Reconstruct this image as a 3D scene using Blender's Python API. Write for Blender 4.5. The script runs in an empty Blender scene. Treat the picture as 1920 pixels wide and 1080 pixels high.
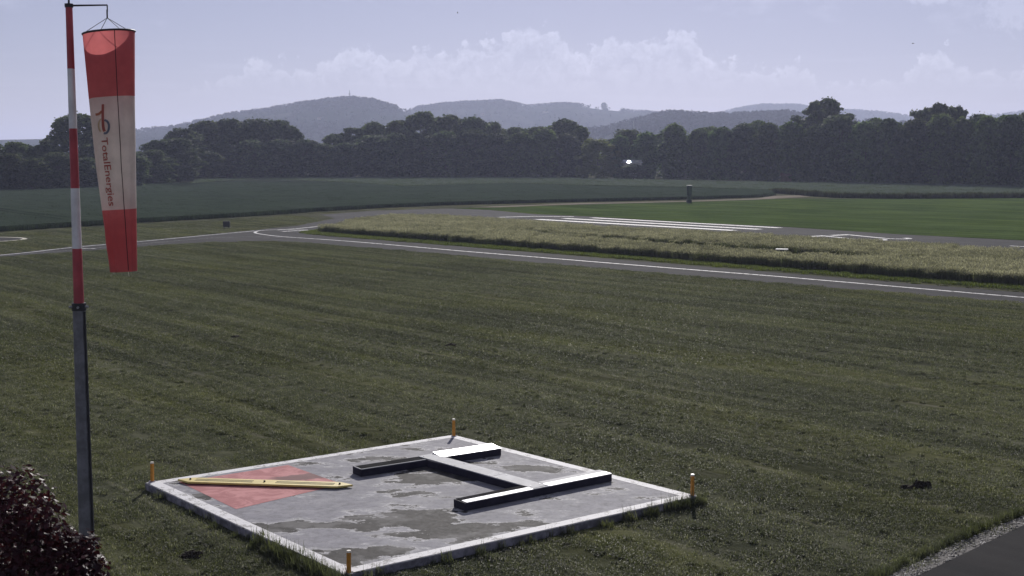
import bpy, bmesh, math, random
import numpy as np
from mathutils import Vector, Matrix
R = math.radians
sc = bpy.context.scene
col = sc.collection

# ------------------------------------------------------------------ camera
F, CX, CY, HC = 2360.0, 960.0, 540.0, 7.7          # focal length in photo pixels, centre, camera height
PITCH = math.atan(230.0 / F)
cam = bpy.data.objects.new('camera', bpy.data.cameras.new('camera'))
col.objects.link(cam)
cam.data.sensor_width = 36.0
cam.data.lens = 36.0 * F / 1920.0
cam.location = (0, 0, HC)
cam.rotation_euler = (R(90) - PITCH, 0, 0)
cam.data.clip_start = 0.1
cam.data.clip_end = 60000
sc.camera = cam

# ------------------------------------------------------------------ light
SUN_AZ, SUN_EL = R(6.0), R(27.5)                    # azimuth clockwise from +Y
sun = bpy.data.objects.new('sun', bpy.data.lights.new('sun', 'SUN'))
col.objects.link(sun)
sun.data.energy = 4.7
sun.data.angle = R(0.55)
sun.data.color = (1.0, 0.955, 0.91)
to_sun = Vector((math.sin(SUN_AZ) * math.cos(SUN_EL), math.cos(SUN_AZ) * math.cos(SUN_EL), math.sin(SUN_EL)))
sun.rotation_euler = to_sun.to_track_quat('Z', 'Y').to_euler()
sc.view_settings.view_transform = 'Standard'
sc.view_settings.look = 'None'
sc.view_settings.exposure = -0.10
sc.view_settings.gamma = 1.0
sc.cycles.max_bounces = 8
sc.cycles.diffuse_bounces = 3
sc.cycles.transmission_bounces = 4
sc.cycles.volume_bounces = 1
sc.cycles.use_denoising = True
sc.cycles.sample_clamp_indirect = 6.0


class NT:
    """small helper for node trees"""
    def __init__(self, tree):
        self.t = tree
    def n(self, typ, **kw):
        nd = self.t.nodes.new(typ)
        for k, v in kw.items():
            setattr(nd, k, v)
        return nd
    def link(self, a, b):
        self.t.links.new(a, b)
    def val(self, sock, v):
        if hasattr(v, 'is_output') or isinstance(v, bpy.types.NodeSocket):
            self.link(v, sock)
        else:
            sock.default_value = v
    def m(self, op, a, b=None, c=None, clamp=False):
        nd = self.n('ShaderNodeMath', operation=op, use_clamp=clamp)
        self.val(nd.inputs[0], a)
        if b is not None: self.val(nd.inputs[1], b)
        if c is not None: self.val(nd.inputs[2], c)
        return nd.outputs[0]
    def mix(self, fac, a, b, blend='MIX'):
        nd = self.n('ShaderNodeMix', data_type='RGBA', blend_type=blend)
        self.val(nd.inputs[0], fac)
        self.val(nd.inputs[6], a if not isinstance(a, tuple) else (*a[:3], 1))
        self.val(nd.inputs[7], b if not isinstance(b, tuple) else (*b[:3], 1))
        return nd.outputs[2]
    def smooth(self, v, lo, hi, a=0.0, b=1.0):
        nd = self.n('ShaderNodeMapRange', interpolation_type='SMOOTHSTEP')
        self.val(nd.inputs[0], v)
        nd.inputs[1].default_value = lo; nd.inputs[2].default_value = hi
        nd.inputs[3].default_value = a; nd.inputs[4].default_value = b
        return nd.outputs[0]
    def noise(self, vec, scale, detail=4.0, rough=0.55, lac=2.0, dist=0.0):
        nd = self.n('ShaderNodeTexNoise')
        if vec is not None: self.link(vec, nd.inputs['Vector'])
        nd.inputs['Scale'].default_value = scale; nd.inputs['Detail'].default_value = detail
        nd.inputs['Roughness'].default_value = rough; nd.inputs['Lacunarity'].default_value = lac
        nd.inputs['Distortion'].default_value = dist
        return nd.outputs[0]
    def ramp(self, fac, stops):
        nd = self.n('ShaderNodeValToRGB')
        self.link(fac, nd.inputs[0])
        e = nd.color_ramp.elements
        while len(e) < len(stops): e.new(0.5)
        for i, (p, c) in enumerate(stops):
            e[i].position = p
            e[i].color = (c, c, c, 1) if not isinstance(c, tuple) else (*c[:3], 1)
        return nd.outputs[0]
    def mapping(self, vec, scale=(1, 1, 1), rot=(0, 0, 0), loc=(0, 0, 0)):
        nd = self.n('ShaderNodeMapping')
        self.link(vec, nd.inputs[0])
        nd.inputs['Location'].default_value = loc; nd.inputs['Rotation'].default_value = rot; nd.inputs['Scale'].default_value = scale
        return nd.outputs[0]


# ------------------------------------------------------------------ sky
world = bpy.data.worlds.new('World')
sc.world = world
world.use_nodes = True
w = NT(world.node_tree)
world.node_tree.nodes.clear()
sky = w.n('ShaderNodeTexSky', sky_type='NISHITA')
sky.sun_disc = False
sky.sun_elevation = SUN_EL
sky.sun_rotation = SUN_AZ
sky.altitude = 400
sky.air_density = 1.0
sky.dust_density = 0.2
sky.ozone_density = 3.0
tc = w.n('ShaderNodeTexCoord')
sep = w.n('ShaderNodeSeparateXYZ')
w.link(tc.outputs['Generated'], sep.inputs[0])
az = w.m('MULTIPLY', w.m('ARCTAN2', sep.outputs[0], sep.outputs[1]), 180 / math.pi)
el = w.m('MULTIPLY', w.m('ARCSINE', sep.outputs[2]), 180 / math.pi)
vec = w.n('ShaderNodeCombineXYZ')
w.link(az, vec.inputs[0]); w.link(el, vec.inputs[1])
V = vec.outputs[0]
# cumulus tops: elevation in degrees over azimuth; beyond the profile the noise alone goes on
TOPS = [(300, 3.3), (400, 3.7), (440, 4.4), (500, 4.9), (560, 4.7), (590, 4.6), (640, 5.2), (700, 5.3), (745, 4.8), (790, 5.5), (840, 5.4),
        (890, 5.9), (930, 5.8), (960, 6.35), (1000, 6.45), (1045, 6.1), (1090, 5.3), (1125, 5.9), (1190, 6.0), (1235, 5.7), (1258, 6.2), (1300, 6.0), (1325, 5.2),
        (1400, 4.9), (1450, 4.6), (1490, 4.9), (1535, 4.0), (1600, 3.9), (1690, 4.3), (1750, 5.3), (1785, 4.6), (1840, 4.3), (1950, 4.4), (2300, 4.0)]
fc = w.n('ShaderNodeFloatCurve')
w.link(w.m('DIVIDE', w.m('ADD', az, 30.0), 60.0, clamp=True), fc.inputs['Value'])
cv = fc.mapping.curves[0]
pts = []
for px, e in TOPS:
    a = math.degrees(math.atan((px - CX) / F))
    pts.append(((a + 30) / 60, e / 10))
cv.points[0].location = (0, 0.33); cv.points[1].location = (1, 0.40)
for p in pts:
    if 0.01 < p[0] < 0.99: cv.points.new(*p)
fc.mapping.update()
wob = w.m('MULTIPLY', w.m('SUBTRACT', w.noise(V, 0.16, 2.0), 0.5), 1.2)
top = w.m('SUBTRACT', w.m('ADD', w.m('MULTIPLY', fc.outputs[0], 10.0), wob), 0.30)
vor = w.n('ShaderNodeTexVoronoi', feature='SMOOTH_F1', voronoi_dimensions='2D')
wn = w.n('ShaderNodeTexNoise'); w.link(V, wn.inputs['Vector']); wn.inputs['Scale'].default_value = 1.6; wn.inputs['Detail'].default_value = 3
va = w.n('ShaderNodeVectorMath', operation='MULTIPLY_ADD')
w.link(wn.outputs['Color'], va.inputs[0]); va.inputs[1].default_value = (0.5, 0.5, 0); w.link(V, va.inputs[2])
w.link(va.outputs[0], vor.inputs['Vector']); vor.inputs['Scale'].default_value = 1.35; vor.inputs['Smoothness'].default_value = 0.35
fine = w.noise(V, 3.2, 7.0, 0.6)
bill = w.m('ADD', w.m('MULTIPLY', w.m('SUBTRACT', 0.45, vor.outputs['Distance']), 0.85), w.m('MULTIPLY', w.m('SUBTRACT', fine, 0.5), 1.5))
depth = w.m('ADD', w.m('SUBTRACT', top, el), bill)              # degrees inside the cloud
dens = w.m('MULTIPLY', w.smooth(depth, -0.05, 0.38), w.smooth(el, 2.7, 4.6))
rim = w.m('MULTIPLY', w.smooth(depth, 0.0, 0.25), w.smooth(depth, 0.30, 1.0, 1.0, 0.0))
puff = w.m('ADD', w.m('MULTIPLY', w.smooth(w.noise(va.outputs[0], 1.5, 8.0, 0.66), 0.42, 0.62), 0.7), w.m('MULTIPLY', w.smooth(vor.outputs['Distance'], 0.25, 0.55, 1.0, 0.0), 0.5))
# the constant 0.13 below is an even pale glow added to the whole sky to fill the shade; thin streaks low above the horizon and a few small high clouds
Vs = w.mapping(V, scale=(0.12, 1.9, 1))
streak = w.m('MULTIPLY', w.smooth(w.noise(Vs, 1.0, 4.0), 0.5, 0.72), w.m('MULTIPLY', w.smooth(el, 1.5, 2.8), w.smooth(el, 4.2, 6.0, 1.0, 0.0)))
Vh = w.mapping(V, scale=(0.20, 0.36, 1), loc=(6.62, -1.05, 0))
high = w.m('MULTIPLY', w.smooth(w.noise(Vh, 1.0, 8.0, 0.6), 0.56, 0.74), w.smooth(el, 4.8, 6.2))
lum = w.m('ADD', 0.012, w.m('ADD', w.m('MULTIPLY', rim, 0.09), w.m('MULTIPLY', puff, 0.11)))
amount = w.m('MULTIPLY', dens, lum)
for ca_, ce_, ra_, re_ in ((21.4, 6.5, 1.6, 1.2), (18.1, 7.0, 1.1, 0.35), (26.5, 7.4, 2.4, 0.9), (-27.0, 8.2, 2.8, 0.8)):     # torn cumulus scraps
    da_ = w.m('DIVIDE', w.m('SUBTRACT', az, ca_), ra_); de_ = w.m('DIVIDE', w.m('SUBTRACT', el, ce_), re_)
    g2 = w.m('EXPONENT', w.m('MULTIPLY', w.m('ADD', w.m('MULTIPLY', da_, da_), w.m('MULTIPLY', de_, de_)), -1.0))
    amount = w.m('ADD', amount, w.m('MULTIPLY', w.smooth(w.m('ADD', g2, w.m('MULTIPLY', w.m('SUBTRACT', fine, 0.5), 1.6)), 0.35, 0.95), 0.12))
amount = w.m('ADD', amount, w.m('MULTIPLY', streak, 0.035))
amount = w.m('ADD', w.m('ADD', amount, 0.13), w.m('MULTIPLY', high, 0.10))
tint = w.mix(1.0, sky.outputs[0], (0.90, 0.73, 0.90), 'MULTIPLY')
hsv = w.n('ShaderNodeHueSaturation'); w.link(tint, hsv.inputs['Color']); hsv.inputs['Saturation'].default_value = 0.9
SKY_STRENGTH = 0.05

bg = w.n('ShaderNodeBackground'); w.link(hsv.outputs[0], bg.inputs[0]); bg.inputs[1].default_value = SKY_STRENGTH
bgc = w.n('ShaderNodeBackground'); bgc.inputs[0].default_value = (0.99, 0.97, 1.02, 1); w.link(amount, bgc.inputs[1])
adds = w.n('ShaderNodeAddShader'); w.link(bg.outputs[0], adds.inputs[0]); w.link(bgc.outputs[0], adds.inputs[1])
wo = w.n('ShaderNodeOutputWorld'); w.link(adds.outputs[0], wo.inputs[0])

# ------------------------------------------------------------------ geometry helpers
rng = random.Random(7)
nrg = np.random.default_rng(7)
Y0, Y1, ZR = 200.0, 430.0, 3.2
def zt(y):
    """gentle rise of the land towards the wood"""
    return 0.0 if y <= Y0 else (ZR if y >= Y1 else ZR * (y - Y0) / (Y1 - Y0))
FW = Vector((0, math.cos(PITCH), -math.sin(PITCH))); UP = Vector((0, math.sin(PITCH), math.cos(PITCH)))
def ray(px, py):
    return FW + Vector((1, 0, 0)) * ((px - CX) / F) + UP * (-(py - CY) / F)
def G(px, py, h=0.0):
    """photo pixel -> point on the land, h above it"""
    d = ray(px, py); z = 0.0
    for _ in range(60):
        t = (z + h - HC) / d.z
        z = zt(t * d.y)
    return Vector((t * d.x, t * d.y, z + h))
def W(px, py, y):
    """photo pixel -> point at distance y"""
    d = ray(px, py); t = y / d.y
    return Vector((t * d.x, y, HC + t * d.z))
def hyp(px, D):
    return (px - CX) / F * D * (math.cos(PITCH) + 0.01)

def link(o, parent=None):
    col.objects.link(o)
    if parent is not None: o.parent = parent
    return o
def props(o, label=None, cat=None, group=None, kind=None):
    if label: o['label'] = label
    if cat: o['category'] = cat
    if group: o['group'] = group
    if kind: o['kind'] = kind
    return o
def mesh_np(name, v, f, mats=(), smooth=False, mi=None):
    me = bpy.data.meshes.new(name)
    v = np.asarray(v, dtype=np.float32); f = np.asarray(f, dtype=np.int32)
    k = f.shape[1]
    me.vertices.add(len(v)); me.vertices.foreach_set('co', v.ravel())
    me.loops.add(f.size); me.loops.foreach_set('vertex_index', f.ravel())
    me.polygons.add(len(f)); me.polygons.foreach_set('loop_start', np.arange(0, f.size, k, dtype=np.int32))
    me.polygons.foreach_set('loop_total', np.full(len(f), k, dtype=np.int32))
    for m in mats: me.materials.append(m)
    if mi is not None: me.polygons.foreach_set('material_index', np.asarray(mi, dtype=np.int32))
    me.update(calc_edges=True)
    if smooth: me.polygons.foreach_set('use_smooth', np.ones(len(f), dtype=bool))
    return me
def obj(name, me, parent=None):
    return link(bpy.data.objects.new(name, me), parent)
def bm_obj(name, bm, mat, parent=None, smooth=False):
    me = bpy.data.meshes.new(name)
    bm.normal_update(); bm.to_mesh(me); bm.free()
    if mat: me.materials.append(mat)
    if smooth:
        for p in me.polygons: p.use_smooth = True
    return obj(name, me, parent)
def empty(name, loc, rz=0.0):
    o = bpy.data.objects.new(name, None); o.location = loc; o.rotation_euler = (0, 0, rz)
    o.empty_display_size = 0.2
    return link(o)
def local(o, p):
    return Vector(p) - o.location
def tube(bm, a, b, r0, r1=None, seg=10, cap=True):
    a = Vector(a); b = Vector(b); r1 = r0 if r1 is None else r1
    d = (b - a).normalized()
    u = d.orthogonal().normalized(); v = d.cross(u)
    ring = []
    for c, r in ((a, r0), (b, r1)):
        ring.append([bm.verts.new(c + (u * math.cos(t) + v * math.sin(t)) * r) for t in [2 * math.pi * i / seg for i in range(seg)]])
    for i in range(seg):
        j = (i + 1) % seg
        bm.faces.new((ring[0][i], ring[0][j], ring[1][j], ring[1][i]))
    if cap:
        bm.faces.new(ring[0][::-1]); bm.faces.new(ring[1])
def box(bm, c, sx, sy, sz, rz=0.0, bevel=0.0):
    m = Matrix.Translation(Vector(c)) @ Matrix.Rotation(rz, 4, 'Z') @ Matrix.Diagonal((sx, sy, sz, 1))
    g = bmesh.ops.create_cube(bm, size=1.0, matrix=m)
    if bevel:
        es = list({e for v in g['verts'] for e in v.link_edges})
        bmesh.ops.bevel(bm, geom=es, offset=bevel, segments=2, profile=0.5, affect='EDGES')
def poly_bm(pts2):
    bm = bmesh.new()
    f = bm.faces.new([bm.verts.new((p[0], p[1], 0)) for p in pts2])
    bmesh.ops.triangulate(bm, faces=[f])
    for y in (Y0, Y1):
        bmesh.ops.bisect_plane(bm, geom=bm.verts[:] + bm.edges[:] + bm.faces[:], plane_co=(0, y, 0), plane_no=(0, 1, 0))
    for fc_ in bm.faces:
        if fc_.normal.z < 0: fc_.normal_flip()
    return bm
def sheet(name, pts2, lift, mat, parent=None, kind='structure'):
    bm = poly_bm(pts2)
    for v in bm.verts: v.co.z = zt(v.co.y) + lift
    bmesh.ops.recalc_face_normals(bm, faces=bm.faces)
    for f in bm.faces:
        if f.normal.z < 0: f.normal_flip()
    o = bm_obj(name, bm, mat, parent)
    if parent is None: o['kind'] = kind
    return o
def slab(name, pts2, h, mat):
    bm = poly_bm(pts2)
    top = bmesh.ops.extrude_face_region(bm, geom=bm.faces[:])
    tv = {e for e in top['geom'] if isinstance(e, bmesh.types.BMVert)}
    for v in bm.verts: v.co.z = zt(v.co.y) + (h if v in tv else 0.0)
    bmesh.ops.recalc_face_normals(bm, faces=bm.faces)
    return bm_obj(name, bm, mat)
def inside(pts2, P):
    """which of the points P lie inside the polygon"""
    x, y = P[:, 0], P[:, 1]; r = np.zeros(len(P), bool); n = len(pts2)
    for i in range(n):
        x1, y1 = pts2[i][:2]; x2, y2 = pts2[(i + 1) % n][:2]
        if y1 == y2: continue
        c = ((y1 > y) != (y2 > y)) & (x < (x2 - x1) * (y - y1) / (y2 - y1) + x1)
        r ^= c
    return r
def ground_pts(pts2, density, seed):
    a = np.array([p[:2] for p in pts2]); lo, hi = a.min(0), a.max(0)
    g = np.random.default_rng(seed)
    n = int((hi - lo).prod() * density)
    P = g.uniform(lo, hi, (n, 2))
    return P[inside(pts2, P)]
def with_z(P, lift=0.0):
    z = np.clip((P[:, 1] - Y0) / (Y1 - Y0), 0, 1) * ZR + lift
    return np.column_stack([P, z])

def scatter(name, P, inst, smin, smax, seed=0, tilt=0.0):
    """one object that repeats a tuft at every point"""
    me = bpy.data.meshes.new(name); me.from_pydata([tuple(p) for p in P], [], [])
    o = obj(name, me)
    ng = bpy.data.node_groups.new(name, 'GeometryNodeTree')
    ng.interface.new_socket('Geometry', in_out='INPUT', socket_type='NodeSocketGeometry')
    ng.interface.new_socket('Geometry', in_out='OUTPUT', socket_type='NodeSocketGeometry')
    gi = ng.nodes.new('NodeGroupInput'); go = ng.nodes.new('NodeGroupOutput')
    oi = ng.nodes.new('GeometryNodeObjectInfo'); oi.inputs['Object'].default_value = inst; oi.inputs['As Instance'].default_value = True
    ip = ng.nodes.new('GeometryNodeInstanceOnPoints')
    rr = ng.nodes.new('FunctionNodeRandomValue'); rr.data_type = 'FLOAT_VECTOR'
    rr.inputs[0].default_value = (-tilt, -tilt, 0); rr.inputs[1].default_value = (tilt, tilt, 6.283); rr.inputs['Seed'].default_value = seed
    rs = ng.nodes.new('FunctionNodeRandomValue'); rs.data_type = 'FLOAT'
    rs.inputs[2].default_value = smin; rs.inputs[3].default_value = smax; rs.inputs['Seed'].default_value = seed + 1
    L = ng.links.new
    L(gi.outputs[0], ip.inputs['Points']); L(oi.outputs['Geometry'], ip.inputs['Instance'])
    L(rr.outputs[0], ip.inputs['Rotation']); L(rs.outputs[1], ip.inputs['Scale'])
    L(ip.outputs[0], go.inputs[0])
    md = o.modifiers.new('scatter', 'NODES'); md.node_group = ng
    return o

# ------------------------------------------------------------------ materials
def mat(name):
    m = bpy.data.materials.new(name); m.use_nodes = True
    m.node_tree.nodes.clear()
    return m, NT(m.node_tree)
def out(n, sh):
    o = n.n('ShaderNodeOutputMaterial'); n.link(sh, o.inputs[0])
def pbsdf(n, color, rough=0.7, metal=0.0, spec=0.5, normal=None):
    b = n.n('ShaderNodeBsdfPrincipled')
    n.val(b.inputs['Base Color'], color if not isinstance(color, tuple) else (*color[:3], 1))
    n.val(b.inputs['Roughness'], rough); n.val(b.inputs['Metallic'], metal); n.val(b.inputs['Specular IOR Level'], spec)
    if normal is not None: n.link(normal, b.inputs['Normal'])
    return b.outputs[0]
def bump(n, h, strength=0.5, dist=0.02):
    b = n.n('ShaderNodeBump'); n.link(h, b.inputs['Height']); b.inputs['Strength'].default_value = strength; b.inputs['Distance'].default_value = dist
    return b.outputs[0]
def wpos(n):
    return n.n('ShaderNodeNewGeometry').outputs['Position']
def opos(n):
    return n.n('ShaderNodeTexCoord').outputs['Object']
def plain(name, c, rough=0.6, metal=0.0, spec=0.5, var=0.15, scale=8.0):
    """paint or metal with slight blotches, fine grain and uneven gloss"""
    m, n = mat(name); p = opos(n)
    t = n.noise(p, scale, 5.0, 0.6)
    c2 = tuple(x * (1 - var) for x in c); c1 = tuple(min(1, x * (1 + var * 0.6)) for x in c)
    colr = n.mix(n.smooth(t, 0.35, 0.7), c2, c1)
    rg = n.m('ADD', rough - 0.06, n.m('MULTIPLY', n.noise(p, scale * 2.3, 3.0), 0.12))
    out(n, pbsdf(n, colr, rg, metal, spec, bump(n, n.noise(p, scale * 6, 3.0), 0.12, 0.004)))
    return m
def foliage(name, ca, cb, transl=0.4, scale=0.5, rough=0.7, gloss=0.12, hue_obj=True):
    m, n = mat(name)
    geo = n.n('ShaderNodeNewGeometry')
    t = n.noise(geo.outputs['Position'], scale, 3.0, 0.6)
    rnd = geo.outputs['Random Per Island']
    f = n.m('ADD', n.m('MULTIPLY', n.smooth(t, 0.38, 0.68), 0.55), n.m('MULTIPLY', n.m('MULTIPLY', rnd, rnd), 0.45))
    c = n.mix(f, ca, cb)
    if hue_obj:
        oi = n.n('ShaderNodeObjectInfo')
        h = n.n('ShaderNodeHueSaturation'); n.link(c, h.inputs['Color'])
        n.link(n.m('ADD', 0.475, n.m('MULTIPLY', oi.outputs['Random'], 0.05)), h.inputs['Hue'])
        n.link(n.m('ADD', 0.65, n.m('MULTIPLY', n.m('FRACT', n.m('MULTIPLY', oi.outputs['Random'], 7.31)), 0.7)), h.inputs['Value'])
        c = h.outputs[0]
    b = pbsdf(n, c, rough, 0.0, gloss)
    tr = n.n('ShaderNodeBsdfTranslucent'); n.link(n.mix(1.0, c, (1.4, 1.5, 0.95), 'MULTIPLY'), tr.inputs[0])
    ms = n.n('ShaderNodeMixShader'); ms.inputs[0].default_value = transl
    n.link(b, ms.inputs[1]); n.link(tr.outputs[0], ms.inputs[2])
    out(n, ms.outputs[0])
    return m

MOW = math.atan2(-0.777, 0.63)                       # direction of the mowing rows and of the runway
def grass_color(n, dark, light, dry, period=0.0):
    p = wpos(n)
    row = n.mapping(p, rot=(0, 0, -MOW))
    row = n.mapping(row, scale=(0.035, 0.75, 1))
    a = n.noise(row, 1.0, 4.0, 0.6)
    b = n.noise(p, 0.09, 4.0, 0.6)
    c = n.noise(p, 1.6, 4.0, 0.65)
    f = n.m('ADD', n.m('MULTIPLY', a, 0.45), n.m('ADD', n.m('MULTIPLY', b, 0.3), n.m('MULTIPLY', c, 0.25)))
    base = n.mix(n.smooth(f, 0.40, 0.60), dark, light)
    if period:
        hue = n.noise(n.mapping(row, scale=(1.4, 0.35, 1), loc=(5, 3, 0)), 1.0, 4.0, 0.6)
        base = n.mix(n.m('MULTIPLY', n.smooth(hue, 0.44, 0.66), 0.55), base, n.mix(1.0, base, (1.12, 1.1, 0.62), 'MULTIPLY'))
        sy = n.n('ShaderNodeSeparateXYZ'); n.link(n.mapping(p, rot=(0, 0, -MOW)), sy.inputs[0])
        ph = n.m('ADD', n.m('MULTIPLY', sy.outputs[1], 2 * math.pi / period), n.m('MULTIPLY', n.noise(row, 0.8, 5.0, 0.65), 9.0))
        sw = n.m('MULTIPLY', n.m('ADD', n.m('SINE', ph), n.m('SINE', n.m('MULTIPLY', ph, 0.37))), 0.5)
        base = n.mix(1.0, base, n.ramp(n.m('ADD', 0.5, n.m('MULTIPLY', sw, 0.5)), [(0.0, 0.91), (1.0, 1.09)]), 'MULTIPLY')
    return n.mix(n.m('MULTIPLY', n.smooth(n.noise(row, 2.3, 5.0, 0.65), 0.52, 0.72), 0.6), base, dry), p
def m_grass_ground(name, dark, light, dry, period=0.0):
    m, n = mat(name)
    c, p = grass_color(n, dark, light, dry, period)
    h = n.m('ADD', n.noise(p, 3.0, 6.0, 0.65), n.m('MULTIPLY', n.noise(p, 22.0, 3.0, 0.7), 0.4))
    out(n, pbsdf(n, c, 1.0, 0, 0.0, bump(n, h, 0.8, 0.12)))
    return m
def m_blade(name, dark, light, dry, transl=0.45, period=0.0):
    m, n = mat(name)
    c, p = grass_color(n, dark, light, dry, period)
    rnd = n.n('ShaderNodeNewGeometry').outputs['Random Per Island']
    c = n.mix(1.0, c, n.ramp(rnd, [(0, 0.6), (1, 1.5)]), 'MULTIPLY')
    tr = n.n('ShaderNodeBsdfTranslucent'); n.link(n.mix(1.0, c, (1.1, 1.2, 0.7), 'MULTIPLY'), tr.inputs[0])
    ms = n.n('ShaderNodeMixShader'); ms.inputs[0].default_value = transl
    n.link(pbsdf(n, c, 0.55, 0, 0.3), ms.inputs[1]); n.link(tr.outputs[0], ms.inputs[2])
    out(n, ms.outputs[0])
    return m
def m_asphalt(name, base=0.055, warm=1.0):
    m, n = mat(name); p = wpos(n)
    big = n.noise(p, 0.22, 4.0, 0.6); fine_ = n.noise(p, 30.0, 3.0, 0.7)
    row = n.mapping(n.mapping(p, rot=(0, 0, -MOW)), scale=(0.03, 1.1, 1))
    f = n.m('ADD', n.m('MULTIPLY', big, 0.5), n.m('MULTIPLY', n.noise(row, 1.0, 4.0), 0.5))
    c = n.mix(n.smooth(f, 0.35, 0.65), (base * 0.75, base * 0.75, base * 0.8), (base * 1.35 * warm, base * 1.3, base * 1.3))
    c = n.mix(n.m('MULTIPLY', n.smooth(fine_, 0.5, 0.8), 0.5), c, (base * 2.2, base * 2.2, base * 2.2))
    out(n, pbsdf(n, c, 0.95, 0, 0.06, bump(n, fine_, 0.5, 0.01)))
    return m
def m_paint(name, c=(0.75, 0.74, 0.72), wear=0.45, under=(0.06, 0.06, 0.06), scale=2.5):
    m, n = mat(name); p = wpos(n)
    t = n.m('ADD', n.m('MULTIPLY', n.noise(p, scale, 5.0, 0.7), 0.7), n.m('MULTIPLY', n.noise(p, scale * 9, 3.0), 0.3))
    out(n, pbsdf(n, n.mix(n.smooth(t, wear, wear + 0.13), under, c), 0.7, 0, 0.2, bump(n, t, 0.25, 0.01)))
    return m

M = {}
GD, GL, GY = (0.06, 0.064, 0.042), (0.125, 0.128, 0.085), (0.22, 0.21, 0.16)
M['ground'] = m_grass_ground('mown grass ground', GD, GL, GY, 1.1)
M['blade'] = m_blade('mown grass blade', (0.06, 0.066, 0.042), (0.13, 0.135, 0.09), (0.23, 0.22, 0.175), 0.45, 1.1)
M['straw'] = m_blade('cut straw', (0.22, 0.21, 0.17), (0.34, 0.32, 0.26), (0.4, 0.38, 0.33))
M['verge'] = m_blade('green verge blade', (0.09, 0.115, 0.035), (0.14, 0.16, 0.05), (0.16, 0.16, 0.08))
M['meadow'] = m_blade('tall grass stem', (0.075, 0.085, 0.05), (0.125, 0.13, 0.085), (0.20, 0.185, 0.14))
M['seed'] = m_blade('tall grass seed head', (0.16, 0.15, 0.13), (0.33, 0.30, 0.275), (0.41, 0.37, 0.345), 0.5)
M['lawn'] = m_grass_ground('green airfield lawn', (0.048, 0.075, 0.026), (0.10, 0.142, 0.05), (0.085, 0.10, 0.05), 6.0)
M['crop'] = m_grass_ground('green wheat', (0.038, 0.053, 0.038), (0.054, 0.072, 0.05), (0.066, 0.08, 0.062))
M['crop2'] = m_grass_ground('pale wheat', (0.075, 0.095, 0.075), (0.095, 0.115, 0.09), (0.11, 0.125, 0.105))
M['crop_blade'] = m_blade('wheat blade', (0.03, 0.044, 0.03), (0.046, 0.064, 0.044), (0.06, 0.074, 0.055), 0.35)
M['crop2_blade'] = m_blade('pale wheat blade', (0.06, 0.08, 0.06), (0.09, 0.11, 0.08), (0.11, 0.12, 0.095), 0.4)
M['asphalt'] = m_asphalt('asphalt', 0.036)
M['road'] = m_asphalt('service road asphalt', 0.026)
M['track'] = m_grass_ground('dusty track', (0.22, 0.19, 0.15), (0.33, 0.29, 0.24), (0.3, 0.27, 0.22))
M['white_paint'] = m_paint('runway paint', (0.68, 0.67, 0.66), wear=0.40)
M['trunk'] = plain('bark', (0.09, 0.075, 0.06), 0.9, 0, 0.2, 0.4, 3.0)

# ------------------------------------------------------------------ land
xs = np.concatenate([-np.geomspace(9000, 250, 14), np.linspace(-200, 200, 21), np.geomspace(250, 9000, 14)])
ys = np.array([-300, -50, 0, 50, 100, 150, Y0, 240, 280, 320, 360, 400, Y1, 500, 700, 1000, 1500, 2200, 3000, 4000, 5500, 9000.0])
gx, gy = np.meshgrid(xs, ys)
gv = np.column_stack([gx.ravel(), gy.ravel(), [zt(y) for y in gy.ravel()]])
nx = len(xs)
gf = [(j * nx + i, j * nx + i + 1, (j + 1) * nx + i + 1, (j + 1) * nx + i) for j in range(len(ys) - 1) for i in range(nx - 1)]
props(obj('ground', mesh_np('ground', gv, gf, [M['ground']])), 'mown grass land spreading across the airfield', 'ground', kind='structure')

def gp(lst, h=0.0):
    return [G(a, b, h).xy for a, b in lst]
# pad corners (top surface)
PADH = 0.17
PC = [G(272, 905, PADH), G(850, 815, PADH), G(1310, 930, PADH), G(645, 1078, PADH)]

# taxiway with its fork; the hairpin of grass between the branches stays open
taxi_low = [(-400, 515), (0, 482), (131, 473), (260, 463), (400, 454), (519, 452.5), (606, 458), (703, 466), (800, 474), (1000, 492.5), (1300, 518), (1527, 537), (1920, 569), (2400, 609)]
taxi_up = [(2400, 586), (1920, 549), (1479, 513), (1240, 493.5), (1000, 473.6), (800, 457), (703, 449.4), (640, 444.5), (587, 440.2), (563, 436.5), (580, 432), (625, 425), (690, 414)]
taxi_far = [(650, 405), (600, 415), (554, 424), (486, 430.5), (380, 440.5), (260, 452), (131, 463), (0, 477.5), (-400, 509)]
props(sheet('taxiway', gp(taxi_low + taxi_up + taxi_far), 0.008, M['asphalt']), 'grey asphalt taxiway crossing the airfield', 'taxiway')
# runway: far edge from the photograph, the near edge lies under the tall grass
far_edge = [(600, 402.5), (690, 396), (770, 393), (847, 391), (919, 394), (1007, 402), (1114, 406.6), (1297, 418), (1460, 425), (1675, 439), (1919, 451.5), (2300, 473)]
fe = gp(far_edge)
rdir = (G(1420, 429) - G(1060, 409)).xy.normalized()
rnor = Vector((-rdir.y, rdir.x))                     # points away from the camera
ne = [G(2300, 473).xy - rnor * 20, G(1300, 418).xy - rnor * 22, G(900, 408).xy - rnor * 4, G(690, 413).xy, G(640, 412).xy]
props(sheet('runway', fe + ne, 0.012, M['asphalt']), 'asphalt runway with white threshold stripes', 'runway')
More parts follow.
